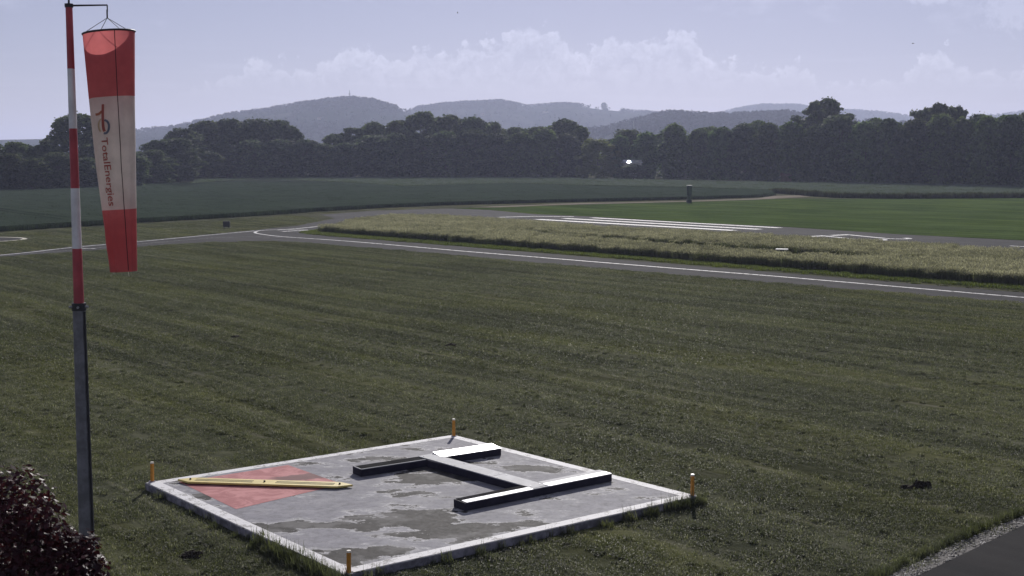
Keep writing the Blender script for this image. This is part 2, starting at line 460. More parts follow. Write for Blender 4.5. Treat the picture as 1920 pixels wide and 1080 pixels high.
# pale field track and bright lawn
lawn_front = [(847, 390.5), (919, 393.5), (1007, 401.3), (1114, 406), (1297, 417.4), (1460, 424.4), (1675, 438.4), (1919, 450.8), (2300, 472)]
lawn = gp(lawn_front) + gp([(2300, 371), (1920, 371.5), (1690, 373), (1560, 373), (1480, 372.5), (1380, 376), (1180, 381.5), (940, 388)])
props(sheet('lawn', lawn, 0.012, M['lawn']), 'bright green grass field beyond the runway', 'lawn')
props(sheet('field_track', gp([(880, 389.4), (940, 386.6), (1083, 381.2), (1288, 376.8), (1420, 372), (1452, 367.3), (1500, 366.5), (1520, 369), (1480, 371), (1420, 374.2), (1288, 378.5), (1083, 383.2), (940, 388.8)]), 0.03, M['track']), 'pale dusty field track along the wheat', 'track')
# round marking at the left edge
cpt = G(-42, 449.5)
props(sheet('turning_circle', [(cpt.x + 5.1 * math.cos(a), cpt.y + 5.1 * math.sin(a)) for a in np.linspace(0, 2 * math.pi, 48)[:-1]], 0.010, M['asphalt']), 'round asphalt patch with a white rim', 'pavement')
def ribbon(name, line, width, lift, mat_, parent=None):
    """painted line of constant width along points on the ground"""
    P = [Vector(p) for p in line]; L_, R_ = [], []
    for i, p in enumerate(P):
        d = (P[min(i + 1, len(P) - 1)] - P[max(i - 1, 0)]).normalized(); nn = Vector((-d.y, d.x)) * width / 2
        L_.append(p + nn); R_.append(p - nn)
    bm = bmesh.new()
    vs = [(bm.verts.new((*a, zt(a.y) + lift)), bm.verts.new((*b, zt(b.y) + lift))) for a, b in zip(L_, R_)]
    for a, b in zip(vs, vs[1:]):
        f = bm.faces.new((a[0], a[1], b[1], b[0]))
        f.normal_update()
        if f.normal.z < 0: f.normal_flip()
    o = bm_obj(name, bm, mat_, parent)
    if parent is None: o['kind'] = 'structure'
    return o
TX = bpy.data.objects['taxiway']; RW = bpy.data.objects['runway']; TC = bpy.data.objects['turning_circle']
def smooth_line(pts, n=6):
    """Catmull-Rom through ground points"""
    P = [Vector(p) for p in pts]; P = [P[0] * 2 - P[1]] + P + [P[-1] * 2 - P[-2]]; o = []
    for i in range(1, len(P) - 2):
        for k in range(n):
            t = k / n; a, b, c, d = P[i - 1:i + 3]
            o.append(0.5 * (2 * b + (c - a) * t + (2 * a - 5 * b + 4 * c - d) * t * t + (3 * b - a - 3 * c + d) * t ** 3))
    return o + [P[-2]]
ribbon('taxiway_line', smooth_line(gp([(577, 431.2), (530, 430.5), (493, 432), (480, 434.5), (481, 437.5), (509, 441.8), (548, 445.2), (620, 450), (703, 456.5), (864, 470.7), (1000, 481.8), (1240, 501.3), (1479, 520.3), (1920, 558), (2400, 597)])), 0.34, 0.014, M['white_paint'], TX)
ribbon('edge_line', smooth_line(gp([(-400, 510), (0, 478.6), (131, 464.6), (260, 453.2), (380, 442), (478, 433)])), 0.34, 0.014, M['white_paint'], TX)
ribbon('lead_line', smooth_line(gp([(520, 431.6), (561, 428.4), (622, 422)])), 0.45, 0.015, M['white_paint'], TX)
ribbon('holding_bar', gp([(528, 434.2), (577, 431.6)]), 0.75, 0.016, M['white_paint'], TX)
ribbon('short_dash', gp([(148, 465.8), (180, 466.4)]), 0.4, 0.014, M['white_paint'], None)
bpy.data.objects['short_dash'].parent = TX; del bpy.data.objects['short_dash']['kind']
ribbon('faint_line', smooth_line(gp([(-400, 513), (0, 480.4), (200, 463.5), (380, 447.5), (470, 444), (548, 446)])), 0.16, 0.014, m_paint('worn paint', (0.4, 0.39, 0.4), 0.48), TX)
ribbon('ring', [(cpt.x + 4.6 * math.cos(a), cpt.y + 4.6 * math.sin(a)) for a in np.linspace(0, 2 * math.pi, 49)], 0.5, 0.016, m_paint('yellowed paint', (0.66, 0.62, 0.5), 0.34), TC)
# threshold line and stripes, all along the runway
ribbon('threshold_line', gp([(936, 407.5), (1000, 405.8), (1076, 406.4)]), 0.9, 0.02, M['white_paint'], RW)
for a, b, wd in (((1110, 408.4), (1462, 427.4), 1.25), ((1058, 409.6), (1424, 430.2), 1.4), ((1008, 411.4), (1376, 432.3), 1.5)):
    ribbon('threshold_stripe', gp([a, b]), wd, 0.02, M['white_paint'], RW)
ribbon('edge_dash', gp([(1893, 461.2), (1990, 466)]), 0.5, 0.02, M['white_paint'], RW)
# the numerals 22, tops in the landing direction
def two_mesh(wd, ht, st):
    """numeral 2 as a stroke: arc on top, diagonal, foot"""
    r = wd / 2 - st / 2; cx, cy = wd / 2, ht - r * 1.35 - st / 2; L_ = []
    for k in range(17):
        a = math.pi * 0.93 - k / 16 * math.pi * 1.12
        L_.append((cx + r * math.cos(a), cy + r * 1.35 * math.sin(a)))
    L_ += [(st * 0.6, st * 0.9)]
    return L_
def numeral(origin, wd=3.0, ht=9.5, st=0.62):
    ux, uy = -rnor, rdir                              # right of the pilot, forward
    pt = lambda p: Vector(origin) + ux * p[0] + uy * p[1]
    ribbon('runway_numeral', [pt(p) for p in two_mesh(wd, ht, st)], st, 0.02, M['white_paint'], RW)
    ribbon('runway_numeral', [pt((0, st / 2)), pt((wd, st / 2))], st * 1.5, 0.024, M['white_paint'], RW)
n0 = G(1586, 439.8).xy
numeral(n0 + rdir * 0.2)
numeral(n0 - rnor * 4.0 + rdir * 0.2)

# service road in the lower right corner and its gravel shoulder
road_edge = [G(1500, 1180).xy, G(1722, 1080).xy, G(1920, 985).xy, G(2250, 850).xy]
props(sheet('service_road', road_edge + [(30, 40), (30, 12), (5, 12)], 0.012, M['road']), 'dark asphalt road in the near corner', 'road')
grav_edge = [G(1435, 1180).xy, G(1668, 1080).xy, G(1795, 1019).xy, G(1920, 967).xy, G(2250, 836).xy]
M['gravel_bed'] = plain('gravel bed', (0.16, 0.15, 0.14), 0.9, 0, 0.2, 0.5, 9.0)
gravel_poly = grav_edge + road_edge[::-1]
props(sheet('gravel_shoulder', gravel_poly, 0.008, M['gravel_bed']), 'gravel strip between the grass and the road', 'shoulder')

# ------------------------------------------------------------------ tufts
def blades(n, area, hmin, hmax, wd, lean, seed, bend=0.4, circ=True):
    g = np.random.default_rng(seed)
    if circ:
        r = np.sqrt(g.uniform(0, 1, n)) * area; a = g.uniform(0, 2 * np.pi, n); base = np.column_stack([r * np.cos(a), r * np.sin(a), np.zeros(n)])
    else:
        base = np.column_stack([g.uniform(-area, area, (n, 2)), np.zeros(n)])
    h = g.uniform(hmin, hmax, n); th = g.uniform(0, 2 * np.pi, n); ln = g.uniform(0.1, 1, n) * lean
    side = np.column_stack([-np.sin(th), np.cos(th), np.zeros(n)]); fwd = np.column_stack([np.cos(th), np.sin(th), np.zeros(n)])
    up = np.array([0, 0, 1.0])
    tip = base + fwd * (np.sin(ln) * h)[:, None] + up * (np.cos(ln) * h)[:, None]
    mid = base + fwd * (np.sin(ln * bend) * h * 0.55)[:, None] + up * (np.cos(ln * bend) * h * 0.55)[:, None]
    ww = (wd * g.uniform(0.6, 1.3, n))[:, None]
    v = np.stack([base - side * ww * 0.5, base + side * ww * 0.5, mid + side * ww * 0.45, mid - side * ww * 0.45, tip + side * ww * 0.1, tip - side * ww * 0.1], 1)
    i0 = np.arange(n)[:, None] * 6
    f = np.concatenate([i0 + np.array([0, 1, 2, 3]), i0 + np.array([3, 2, 4, 5])], 0)
    return v.reshape(-1, 3), f, tip
def patch(name, sets, mats):
    V_, F_, I_ = [], [], []; off = 0
    for (v, f), mi in sets:
        V_.append(v); F_.append(f + off); I_.append(np.full(len(f), mi)); off += len(v)
    return bpy.data.objects.new(name, mesh_np(name, np.concatenate(V_), np.concatenate(F_), mats, mi=np.concatenate(I_)))
def b2(*a, **k):
    v, f, _ = blades(*a, **k); return (v, f)
mown = patch('mown_tuft', [(b2(190, 0.42, 0.025, 0.065, 0.012, 1.25, 1), 0), (b2(22, 0.42, 0.04, 0.10, 0.014, 1.5, 2), 0), (b2(18, 0.42, 0.03, 0.09, 0.010, 1.55, 3), 1)], [M['blade'], M['straw']])
mown_far = patch('mown_tuft_far', [(b2(200, 0.7, 0.03, 0.08, 0.022, 1.2, 4), 0), (b2(16, 0.7, 0.04, 0.09, 0.018, 1.5, 5), 1)], [M['blade'], M['straw']])
clump = patch('clipping_clump', [(b2(70, 0.14, 0.06, 0.17, 0.016, 1.3, 6), 0), (b2(14, 0.16, 0.05, 0.14, 0.014, 1.5, 7), 1)], [M['blade'], M['straw']])

pad_out = [p.xy + (p.xy - (PC[0].xy + PC[2].xy) / 2).normalized() * 0.12 for p in PC]
taxi_poly = gp(taxi_low + taxi_up + taxi_far)
def view_region(d0, d1, m=1.25):
    k = CX / F * m
    return [(-k * d0, d0), (k * d0, d0), (k * d1, d1), (-k * d1, d1)]
road_poly = grav_edge + [(30, 40), (30, 12), (5, 12)]
def clean(P):
    return P[~(inside(pad_out, P) | inside(taxi_poly, P) | inside(road_poly, P))]
below_taxi = gp(taxi_low) + [(60, 10), (-60, 10)]
P = clean(ground_pts(view_region(15, 48), 6.0, 11))
props(scatter('mown_grass', with_z(P), mown, 0.75, 1.1, 1), 'short mown grass with cut straw around the concrete square', 'grass', kind='stuff')
P = clean(ground_pts(view_region(48, 150), 2.2, 12)); P = P[inside(below_taxi, P)]
props(scatter('mown_grass', with_z(P), mown_far, 0.7, 1.3, 2), 'short mown grass between the concrete square and the taxiway', 'grass', kind='stuff')
P = clean(ground_pts(view_region(15, 95), 9.0, 13))
rowc = P @ np.array([[math.cos(MOW), -math.sin(MOW)], [math.sin(MOW), math.cos(MOW)]])
ph = rowc[:, 1] + 0.35 * np.sin(rowc[:, 0] * 0.11) + 0.15 * np.sin(rowc[:, 0] * 0.37)
keep = (1.3 * np.sin(ph * 2 * np.pi / 0.95) + 0.8 * np.sin(ph * 2 * np.pi / 2.7 + 1) + 0.7 * np.sin(rowc[:, 0] * 0.23 + 1.7 * np.sin(rowc[:, 1] * 0.31)) + nrg.normal(0, 0.6, len(P))) > 0.75
props(scatter('grass_clippings', with_z(P[keep]), clump, 0.35, 0.85, 3, 0.2), 'loose clippings lying in rows on the mown grass', 'clippings', kind='stuff')
P = ground_pts(gp([(-300, 508), (0, 477), (131, 462.5), (380, 440), (486, 430), (600, 414), (560, 404), (260, 422), (0, 438), (-300, 450)]), 1.2, 14)
P = P[~inside([(cpt.x + 5.3 * math.cos(a), cpt.y + 5.3 * math.sin(a)) for a in np.linspace(0, 6.2, 24)], P)]
props(scatter('strip_grass', with_z(P), mown_far, 0.8, 1.4, 4), 'mown grass strip between the taxiway and the wheat', 'grass', kind='stuff')

# ------------------------------------------------------------------ tall grass between taxiway and runway
v1, f1, t1 = blades(120, 0.55, 0.35, 0.8, 0.028, 0.5, 21)
v2, f2, t2 = blades(95, 0.55, 0.62, 0.88, 0.016, 0.3, 22)
g_ = np.random.default_rng(23); n_ = len(t2)
hd = g_.uniform(0, 6.283, n_); sd = np.column_stack([np.cos(hd), np.sin(hd), np.zeros(n_)]) * 0.022
dr = np.column_stack([g_.normal(0, 0.05, n_), g_.normal(0, 0.05, n_), g_.uniform(0.07, 0.13, n_)])
v3 = np.stack([t2 - dr * 0.4, t2 + sd + dr * 0.3, t2 + dr, t2 - sd + dr * 0.3], 1).reshape(-1, 3); f3 = np.arange(n_)[:, None] * 4 + np.array([0, 1, 2, 3])
tall = patch('tall_grass_tuft', [((v1, f1), 0), ((v2, f2), 0), ((v3, f3), 1)], [M['meadow'], M['seed']])
front_line = [(606, 434.5), (622, 437.5), (700, 443), (800, 450.5), (1000, 466), (1240, 485), (1479, 503.5), (1700, 521.5), (1920, 537), (2400, 572)]
back_line = [(2400, 500), (1920, 466), (1718, 453), (1522, 443.5), (1374, 434.5), (1180, 425.5), (1000, 413), (920, 408), (830, 402), (740, 401), (660, 409), (628, 420)]
tall_poly = gp(front_line) + gp(back_line, 0.85)
MK = W(1466, 466, 105.0).xy                          # where the white topped marker stands
gap_poly = [MK + rdir * a + rnor * b for a, b in ((-48, 0.2), (-38, 1.2), (-8, 2.8), (5, 2.8), (10, 1.0), (14, 0.0), (10, -0.8), (5, -3.0), (-8, -3.0), (-38, -0.6))]
P = ground_pts(tall_poly, 2.6, 24); P = P[~inside(gap_poly, P)]
props(scatter('tall_grass', with_z(P), tall, 0.75, 1.1, 5, 0.12), 'tall dry meadow grass with pale seed heads beside the taxiway', 'tall grass', kind='stuff')
# denser front edge
def along(line, step, jit, seed):
    g = np.random.default_rng(seed); o = []
    for a, b in zip(line, line[1:]):
        a = Vector(a); b = Vector(b); n = max(1, int((b - a).length / step))
        for k in range(n): o.append(a + (b - a) * (k / n))
    o = np.array([tuple(p) for p in o]); return o + g.normal(0, jit, o.shape)
P = along(gp(front_line), 0.22, 0.25, 25)
props(scatter('tall_grass', with_z(P), tall, 0.8, 1.12, 6, 0.1), 'ragged front edge of the tall meadow grass along the taxiway', 'tall grass', kind='stuff')
verge_t = patch('verge_tuft', [(b2(120, 0.4, 0.06, 0.2, 0.03, 1.0, 26), 0)], [M['verge']])
P = np.concatenate([along(gp([(x, y + dy) for x, y in front_line]), 0.35, 0.3, 27 + i) for i, dy in enumerate((0.8, 2.0, 3.2, 4.4, 5.4))])
P = np.concatenate([P, ground_pts(gp([(563, 436.5), (587, 440), (640, 444), (640, 438), (600, 431)]), 5, 31)])
P = P[~inside(taxi_poly, P)]
props(scatter('green_verge', with_z(P), verge_t, 0.8, 1.4, 7), 'narrow bright green grass verge along the taxiway edge', 'grass', kind='stuff')

# ------------------------------------------------------------------ wheat fields
M['tram'] = m_grass_ground('pressed wheat', (0.018, 0.026, 0.018), (0.026, 0.034, 0.024), (0.03, 0.038, 0.03))
f1_front = [(-500, 462), (-200, 446), (0, 434), (150, 424.5), (260, 417.5), (400, 409.5), (480, 404.5), (583, 397), (705, 390), (828, 385), (900, 383), (1083, 378.5), (1288, 374), (1419, 370), (1448, 366.5)]
f1_back = [(1447, 361.5), (1288, 356.5), (1083, 352), (960, 347.5), (767, 343.5), (644, 340.2), (492, 337), (400, 339.5), (350, 343), (257, 347), (173, 350), (100, 354), (0, 358), (-200, 366), (-500, 378)]
F1P = gp(f1_front + f1_back)
props(slab('wheat_field', F1P, 0.62, M['crop']), 'dark green wheat field left of the airfield', 'crop field', kind='stuff')
f2_front = [(360, 340.5), (400, 338.8), (492, 336.4), (644, 339.6), (767, 342.8), (960, 346.8), (1083, 351.2), (1288, 355.7), (1446, 361), (1500, 365), (1571, 370), (1687, 371.5), (1920, 370.4), (2300, 369)]
f2_back = [(2300, 362), (1920, 354), (1800, 350), (1600, 344), (1400, 339), (1000, 335.3), (700, 335), (500, 335.2), (370, 337)]
F2P = gp(f2_front + f2_back)
props(slab('wheat_field', F2P, 0.7, M['crop2']), 'paler wheat field in front of the wood', 'crop field', kind='stuff')
crop_t = patch('wheat_tuft', [(b2(90, 0.7, 0.5, 0.86, 0.04, 0.4, 41), 0)], [M['crop_blade']])
crop2_t = patch('pale_wheat_tuft', [(b2(90, 0.8, 0.6, 1.0, 0.05, 0.4, 42), 0)], [M['crop2_blade']])
P = np.concatenate([along(gp(f1_front), 0.5, 0.25, 43), ground_pts(F1P, 0.35, 44)])
props(scatter('wheat', with_z(P), crop_t, 0.85, 1.05, 8), 'dark green wheat stalks over the nearer crop field', 'wheat', kind='stuff')
P = np.concatenate([along(gp(f2_front), 0.6, 0.3, 45), ground_pts(F2P, 0.25, 46)])
props(scatter('wheat', with_z(P), crop2_t, 0.85, 1.1, 9), 'pale wheat stalks over the field by the wood', 'wheat', kind='stuff')
for a_, b_ in (((-60, 384), (118, 411)), ((-60, 381), (140, 408.5)), ((400, 369), (640, 374)), ((380, 366.5), (650, 371))):
    pa, pb_ = G(*a_, 0.62).xy, G(*b_, 0.62).xy
    ribbon('tramline', [pa.lerp(pb_, t) for t in (0, 0.25, 0.5, 0.75, 1)], 0.55, 0.64, M['tram'], bpy.data.objects['wheat_field'])
# dark rough hedge along the front of the pale field, right side
M['hedge'] = foliage('rough hedge leaf', (0.03, 0.035, 0.018), (0.06, 0.06, 0.03), 0.35, 0.8)
hedge_t = patch('hedge_tuft', [(b2(150, 0.9, 0.6, 1.45, 0.09, 0.7, 47), 0)], [M['hedge']])
P = np.concatenate([along(gp([(1450, 362), (1500, 365.5), (1571, 371), (1687, 372.3), (1920, 371), (2300, 370)]), 0.5, 0.45, 48 + i) for i in range(2)])
props(scatter('rough_growth', with_z(P), hedge_t, 0.6, 1.05, 10), 'dark rough growth along the front of the pale field', 'undergrowth', kind='stuff')

# ------------------------------------------------------------------ trees
LEAF_D = foliage('dark broadleaf', (0.022, 0.034, 0.022), (0.14, 0.17, 0.09), 0.45, 0.45)
LEAF_W = foliage('willow leaf', (0.09, 0.115, 0.045), (0.17, 0.19, 0.08), 0.45, 0.4)
LEAF_L = foliage('fresh broadleaf', (0.03, 0.05, 0.024), (0.16, 0.215, 0.085), 0.45, 0.45)
def leaf_quads(c, nrm_, size, g, aspect=0.7):
    n = len(c)
    t = g.normal(0, 1, (n, 3)); nn = nrm_ + g.normal(0, 0.75, (n, 3)); nn /= np.linalg.norm(nn, axis=1)[:, None] + 1e-9
    u = np.cross(t, nn); u /= np.linalg.norm(u, axis=1)[:, None] + 1e-9; vv = np.cross(nn, u)
    s = size[:, None]
    q = np.stack([c - u * s, c - vv * s * aspect, c + u * s, c + vv * s * aspect], 1)
    return q.reshape(-1, 3)
def proto_crown(kind, seed):
    """crown leaves (verts) of a tree about 12 m wide and 20 m tall"""
    g = np.random.default_rng(seed); C = []; Nn = []; S = []
    lob = []
    Hh = 20.0
    if kind == 'round': nl, zlo = 62, 0.03
    elif kind == 'tall': nl, zlo = 66, 0.02
    elif kind == 'willow': nl, zlo = 34, 0.05
    else: nl, zlo = 52, 0.08                           # airy
    for i in range(nl):
        t = zlo + (1 - zlo) * ((i + g.uniform(0, 1)) / nl)
        if kind == 'round': env = 6.0 * min(1, (0.72 + 0.5 * t)) * math.sqrt(max(0.03, 1 - max(0, (t - 0.52) / 0.50) ** 2))
        elif kind == 'tall': env = 5.2 * min(1, 0.7 + t) * math.sqrt(max(0.04, 1 - max(0, (t - 0.45) / 0.57) ** 1.6))
        elif kind == 'willow': env = 6.0 * math.sqrt(max(0.05, 1 - max(0, (t - 0.55) / 0.47) ** 2))
        else: env = 6.2 * (0.45 + 0.75 * math.sin(math.pi * min(1, t * 0.85 + 0.08))) * (1.0 if t < 0.8 else 0.75)
        a = i * 2.399 + g.uniform(-0.5, 0.5)
        lr = (0.85 + 1.5 * g.uniform(0, 1) ** 1.5) if kind != 'airy' else g.uniform(0.6, 1.25)
        rad = max(0, env - lr * 0.6) * g.uniform(0.45, 1.0)
        z = Hh * t; z = min(z, Hh - lr * 0.75)
        lob.append((np.array([rad * math.cos(a), rad * math.sin(a), max(z, lr * 0.7)]), lr))
    # small knobs that make the outline ragged, most of them near the top
    for i in range(34):
        t = 1 - 0.75 * g.uniform(0, 1) ** 1.4
        env = {'round': 6.0, 'tall': 5.2, 'willow': 5.6, 'airy': 5.6}[kind] * math.sqrt(max(0.02, 1 - max(0, (t - 0.5) / 0.5) ** 2))
        a = g.uniform(0, 6.283)
        lob.append((np.array([env * 1.02 * math.cos(a), env * 1.02 * math.sin(a), Hh * t * g.uniform(0.93, 1.0)]), g.uniform(0.45, 1.0)))
    per = {'round': 120, 'tall': 120, 'willow': 150, 'airy': 110}[kind]
    for c, lr in lob:
        n = int(per * (lr / 1.9) ** 1.6) + 20
        d = g.normal(0, 1, (n, 3)); d /= np.linalg.norm(d, axis=1)[:, None]
        r = lr * (0.5 + 0.58 * g.uniform(0, 1, n) ** 0.7) * (1 + 0.18 * np.sin(d[:, 0] * 5 + c[0]) * np.sin(d[:, 2] * 6 + c[2]))
        p = c + d * r[:, None] * np.array([1.1, 1.1, 0.82])
        if kind == 'willow':
            p = c + d * r[:, None] * np.array([0.9, 0.9, 1.25])
        p[:, 2] = np.maximum(p[:, 2], 0.15)
        C.append(p); Nn.append(d + np.array([0, 0, 0.4])); S.append(g.uniform(0.25, 0.62, n))
    # loose sprays that break the outline
    for c, lr in lob:
        n = 8; d = g.normal(0, 1, (n, 3)); d /= np.linalg.norm(d, axis=1)[:, None]
        C.append(c + d * lr * g.uniform(1.05, 1.45, n)[:, None]); Nn.append(d); S.append(g.uniform(0.16, 0.3, n))
    C = np.concatenate(C); Nn = np.concatenate(Nn); S = np.concatenate(S)
    C[:, 2] = np.maximum(C[:, 2], 0.1)
    return leaf_quads(C, Nn, S, g), lob
def quads_mesh(name, v, mats):
    return mesh_np(name, v, np.arange(len(v)).reshape(-1, 4), mats)
def trunk_mesh(name, lob, seed, h=13.0, r=0.32):
    bm = bmesh.new(); g = random.Random(seed); p = Vector((0, 0, -0.3)); rr_ = r
    pts = [p]
    for k in range(6):
        p = p + Vector((g.uniform(-.3, .3), g.uniform(-.3, .3), h / 6)); pts.append(p)
    for k in range(6): tube(bm, pts[k], pts[k + 1], r * (1 - 0.13 * k), r * (1 - 0.13 * (k + 1)), 8)
    for c, lr in lob[4::3]:
        z = min(c[2] * 0.75, h * 0.92); k = min(5, max(0, int((z + 0.3) / (h / 6)))); a = pts[k].lerp(pts[k + 1], 0.5)
        b = Vector(c); m_ = a.lerp(b, 0.5) + Vector((0, 0, -0.4))
        tube(bm, a, m_, r * 0.34, r * 0.22, 5, False); tube(bm, m_, b, r * 0.22, 0.03, 5, False)
    me = bpy.data.meshes.new(name); bm.to_mesh(me); bm.free(); me.materials.append(M['trunk'])
    return me
PROTO = {}
for kind, n, leaf in (('round', 5, LEAF_D), ('tall', 4, LEAF_L), ('airy', 3, LEAF_D), ('willow', 1, LEAF_W)):
    for k in range(n):
        v, lob = proto_crown(kind, 100 + 17 * k + len(kind) * 1000)
        PROTO.setdefault(kind, []).append((quads_mesh('crown', v, [leaf]), trunk_mesh('trunk', lob, k)))
DIST = np.array([(-400, 280), (0, 303), (250, 333), (330, 385), (400, 422), (1000, 436), (1300, 420), (1500, 388), (1700, 358), (1920, 332), (2300, 300)])
def dist(px): return float(np.interp(px, DIST[:, 0], DIST[:, 1]))
ORD = ['first', 'second', 'third', 'fourth', 'fifth', 'sixth', 'seventh', 'eighth', 'ninth', 'tenth', 'eleventh', 'twelfth', 'thirteenth', 'fourteenth', 'fifteenth', 'sixteenth', 'seventeenth', 'eighteenth', 'nineteenth', 'twentieth']
def ordinal(i):
    if i < 20: return ORD[i]
    t = ['twent', 'thirt', 'fort', 'fift'][(i + 1) // 10 - 2]
    return t + 'ieth' if (i + 1) % 10 == 0 else t + 'y-' + ORD[(i + 1) % 10 - 1]
def tree(px, top, wpx, kind, extra, label, group, name='broadleaf_tree'):
    D = dist(px) + extra; base = W(px, 330, D); z0 = zt(D)
    h = W(px, top, D).z - z0; wd = wpx * D / F
    crown, trunk = PROTO[kind][rng.randrange(len(PROTO[kind]))]
    e = empty(name, (base.x, D, z0), rng.uniform(0, 6.28))
    e.scale = (wd / 12.0 * 1.32, wd / 12.0 * 1.32, h / 20.2)
    props(e, label, 'tree', group)
    obj('crown', crown, e); obj('trunk', trunk, e)
    return e
FRONT = [(-40, 277, 62), (15, 288, 60), (60, 296, 58), (108, 286, 60), (160, 296, 58), (205, 288, 60), (250, 290, 52), (288, 282, 60), (335, 260, 70), (385, 284, 62), (425, 273, 66),
         (475, 264, 66), (525, 262, 66), (575, 262, 60), (612, 271, 50), (650, 268, 56), (700, 253, 66), (745, 250, 60), (790, 251, 66), (835, 246, 66), (885, 243, 60), (930, 250, 62), (975, 248, 60),
         (1018, 241, 60), (1062, 250, 56), (1122, 263, 66), (1163, 254, 42), (1212, 248, 50), (1262, 233, 64), (1310, 241, 52), (1352, 238, 54), (1395, 232, 56), (1440, 230, 56), (1482, 229, 54), (1525, 236, 56),
         (1570, 216, 70), (1620, 228, 60), (1665, 222, 60), (1715, 223, 64), (1760, 214, 60), (1805, 222, 60), (1850, 217, 62), (1895, 215, 60), (1945, 216, 62)]
BACK = [(-20, 270, 62), (32, 267, 62), (85, 272, 60), (146, 215, 92), (192, 246, 60), (245, 285, 60), (300, 262, 60), (345, 240, 62), (387, 228, 66), (432, 223, 72), (482, 223, 72), (524, 225, 64), (550, 240, 40), (628, 252, 50), (662, 239, 50),
        (702, 229, 64), (748, 226, 60), (793, 211, 68), (842, 215, 64), (886, 219, 60), (925, 229, 48), (968, 239, 50), (1008, 238, 48), (1058, 223, 68), (1090, 240, 40), (1178, 243, 60), (1330, 238, 50), (1422, 226, 60),
        (1545, 186, 92), (1538, 204, 74), (1762, 207, 90), (1640, 221, 60), (1722, 206, 54), (1756, 194, 64), (1790, 199, 50), (1832, 214, 60), (1880, 216, 60), (1925, 210, 72)]
for i, (px, top, wp) in enumerate(FRONT):
    if px == 1122:
        tree(px, top, wp, 'willow', -4, 'pale yellowish green willow standing in the front of the far wood', 'trees in the front row of the wood', 'willow_tree'); continue
    kind = ('tall' if rng.random() < 0.75 else 'round') if px > 1200 else ('round' if rng.random() < 0.68 else 'tall')
    tree(px, top, wp, kind, rng.uniform(-3, 4), 'dark leafy tree, %s from the left in the front row of the wood' % ordinal(i), 'trees in the front row of the wood')
for i, (px, top, wp) in enumerate(BACK):
    kind = 'airy' if px in (1545, 1722, 1756, 1790, 662) else ('round' if px < 1200 else 'tall')
    lab = {1545: 'tallest tree of the wood, rising above the right part of the treeline', 146: 'tall round tree rising behind the striped mast'}.get(px, '%s tree, %s from the left in the back row of the wood' % ('loose open crowned' if kind == 'airy' else 'dark broad crowned', ordinal(i)))
    tree(px, top, wp, kind, 14 + rng.uniform(-3, 5), lab, 'trees in the back row of the wood')
# the body of the wood behind the two rows, one mass
g_ = np.random.default_rng(55); n_ = 15000
pxs = g_.uniform(-450, 2350, n_); dd = np.interp(pxs, DIST[:, 0], DIST[:, 1]) + g_.uniform(22, 70, n_)
zz = np.clip((dd - Y0) / (Y1 - Y0), 0, 1) * ZR
hh = np.interp(pxs, [-450, 300, 420, 560, 600, 800, 950, 1200, 1300, 2350], [8, 9, 16, 15, 11, 16, 14, 13, 15, 17]) * np.sqrt(g_.uniform(0, 1, n_))
C = np.column_stack([(pxs - CX) / F * dd, dd, zz + hh])
v = leaf_quads(C, np.tile([0, -0.3, 0.8], (n_, 1)), g_.uniform(0.7, 1.5, n_), g_)
props(obj('woodland', quads_mesh('woodland', v, [LEAF_D])), 'deep mass of the wood behind its front trees', 'wood', kind='stuff')

# ------------------------------------------------------------------ hills
def m_hill():
    m, n = mat('hillside fields'); p = wpos(n)
    q = n.mapping(p, scale=(0.006, 0.003, 0.022))
    vn = n.n('ShaderNodeTexVoronoi', feature='F1'); n.link(q, vn.inputs['Vector']); vn.inputs['Scale'].default_value = 1.0
    s = n.n('ShaderNodeSeparateColor'); n.link(vn.outputs['Color'], s.inputs[0])
    c = n.ramp(s.outputs[0], [(0.0, (0.012, 0.02, 0.014)), (0.4, (0.022, 0.034, 0.022)), (0.8, (0.034, 0.045, 0.03)), (1.0, (0.055, 0.06, 0.042))])
    c = n.mix(n.m('MULTIPLY', n.smooth(n.noise(p, 0.012, 5.0), 0.5, 0.62), 0.7), c, (0.009, 0.015, 0.01))
    out(n, pbsdf(n, c, 1.0, 0, 0.0, bump(n, n.noise(p, 0.04, 5.0), 0.6, 4.0)))
    return m
M['hill'] = m_hill()
LEAF_H = foliage('hill forest leaf', (0.016, 0.024, 0.018), (0.028, 0.038, 0.027), 0.12, 0.02, 1.0, 0.0, False)
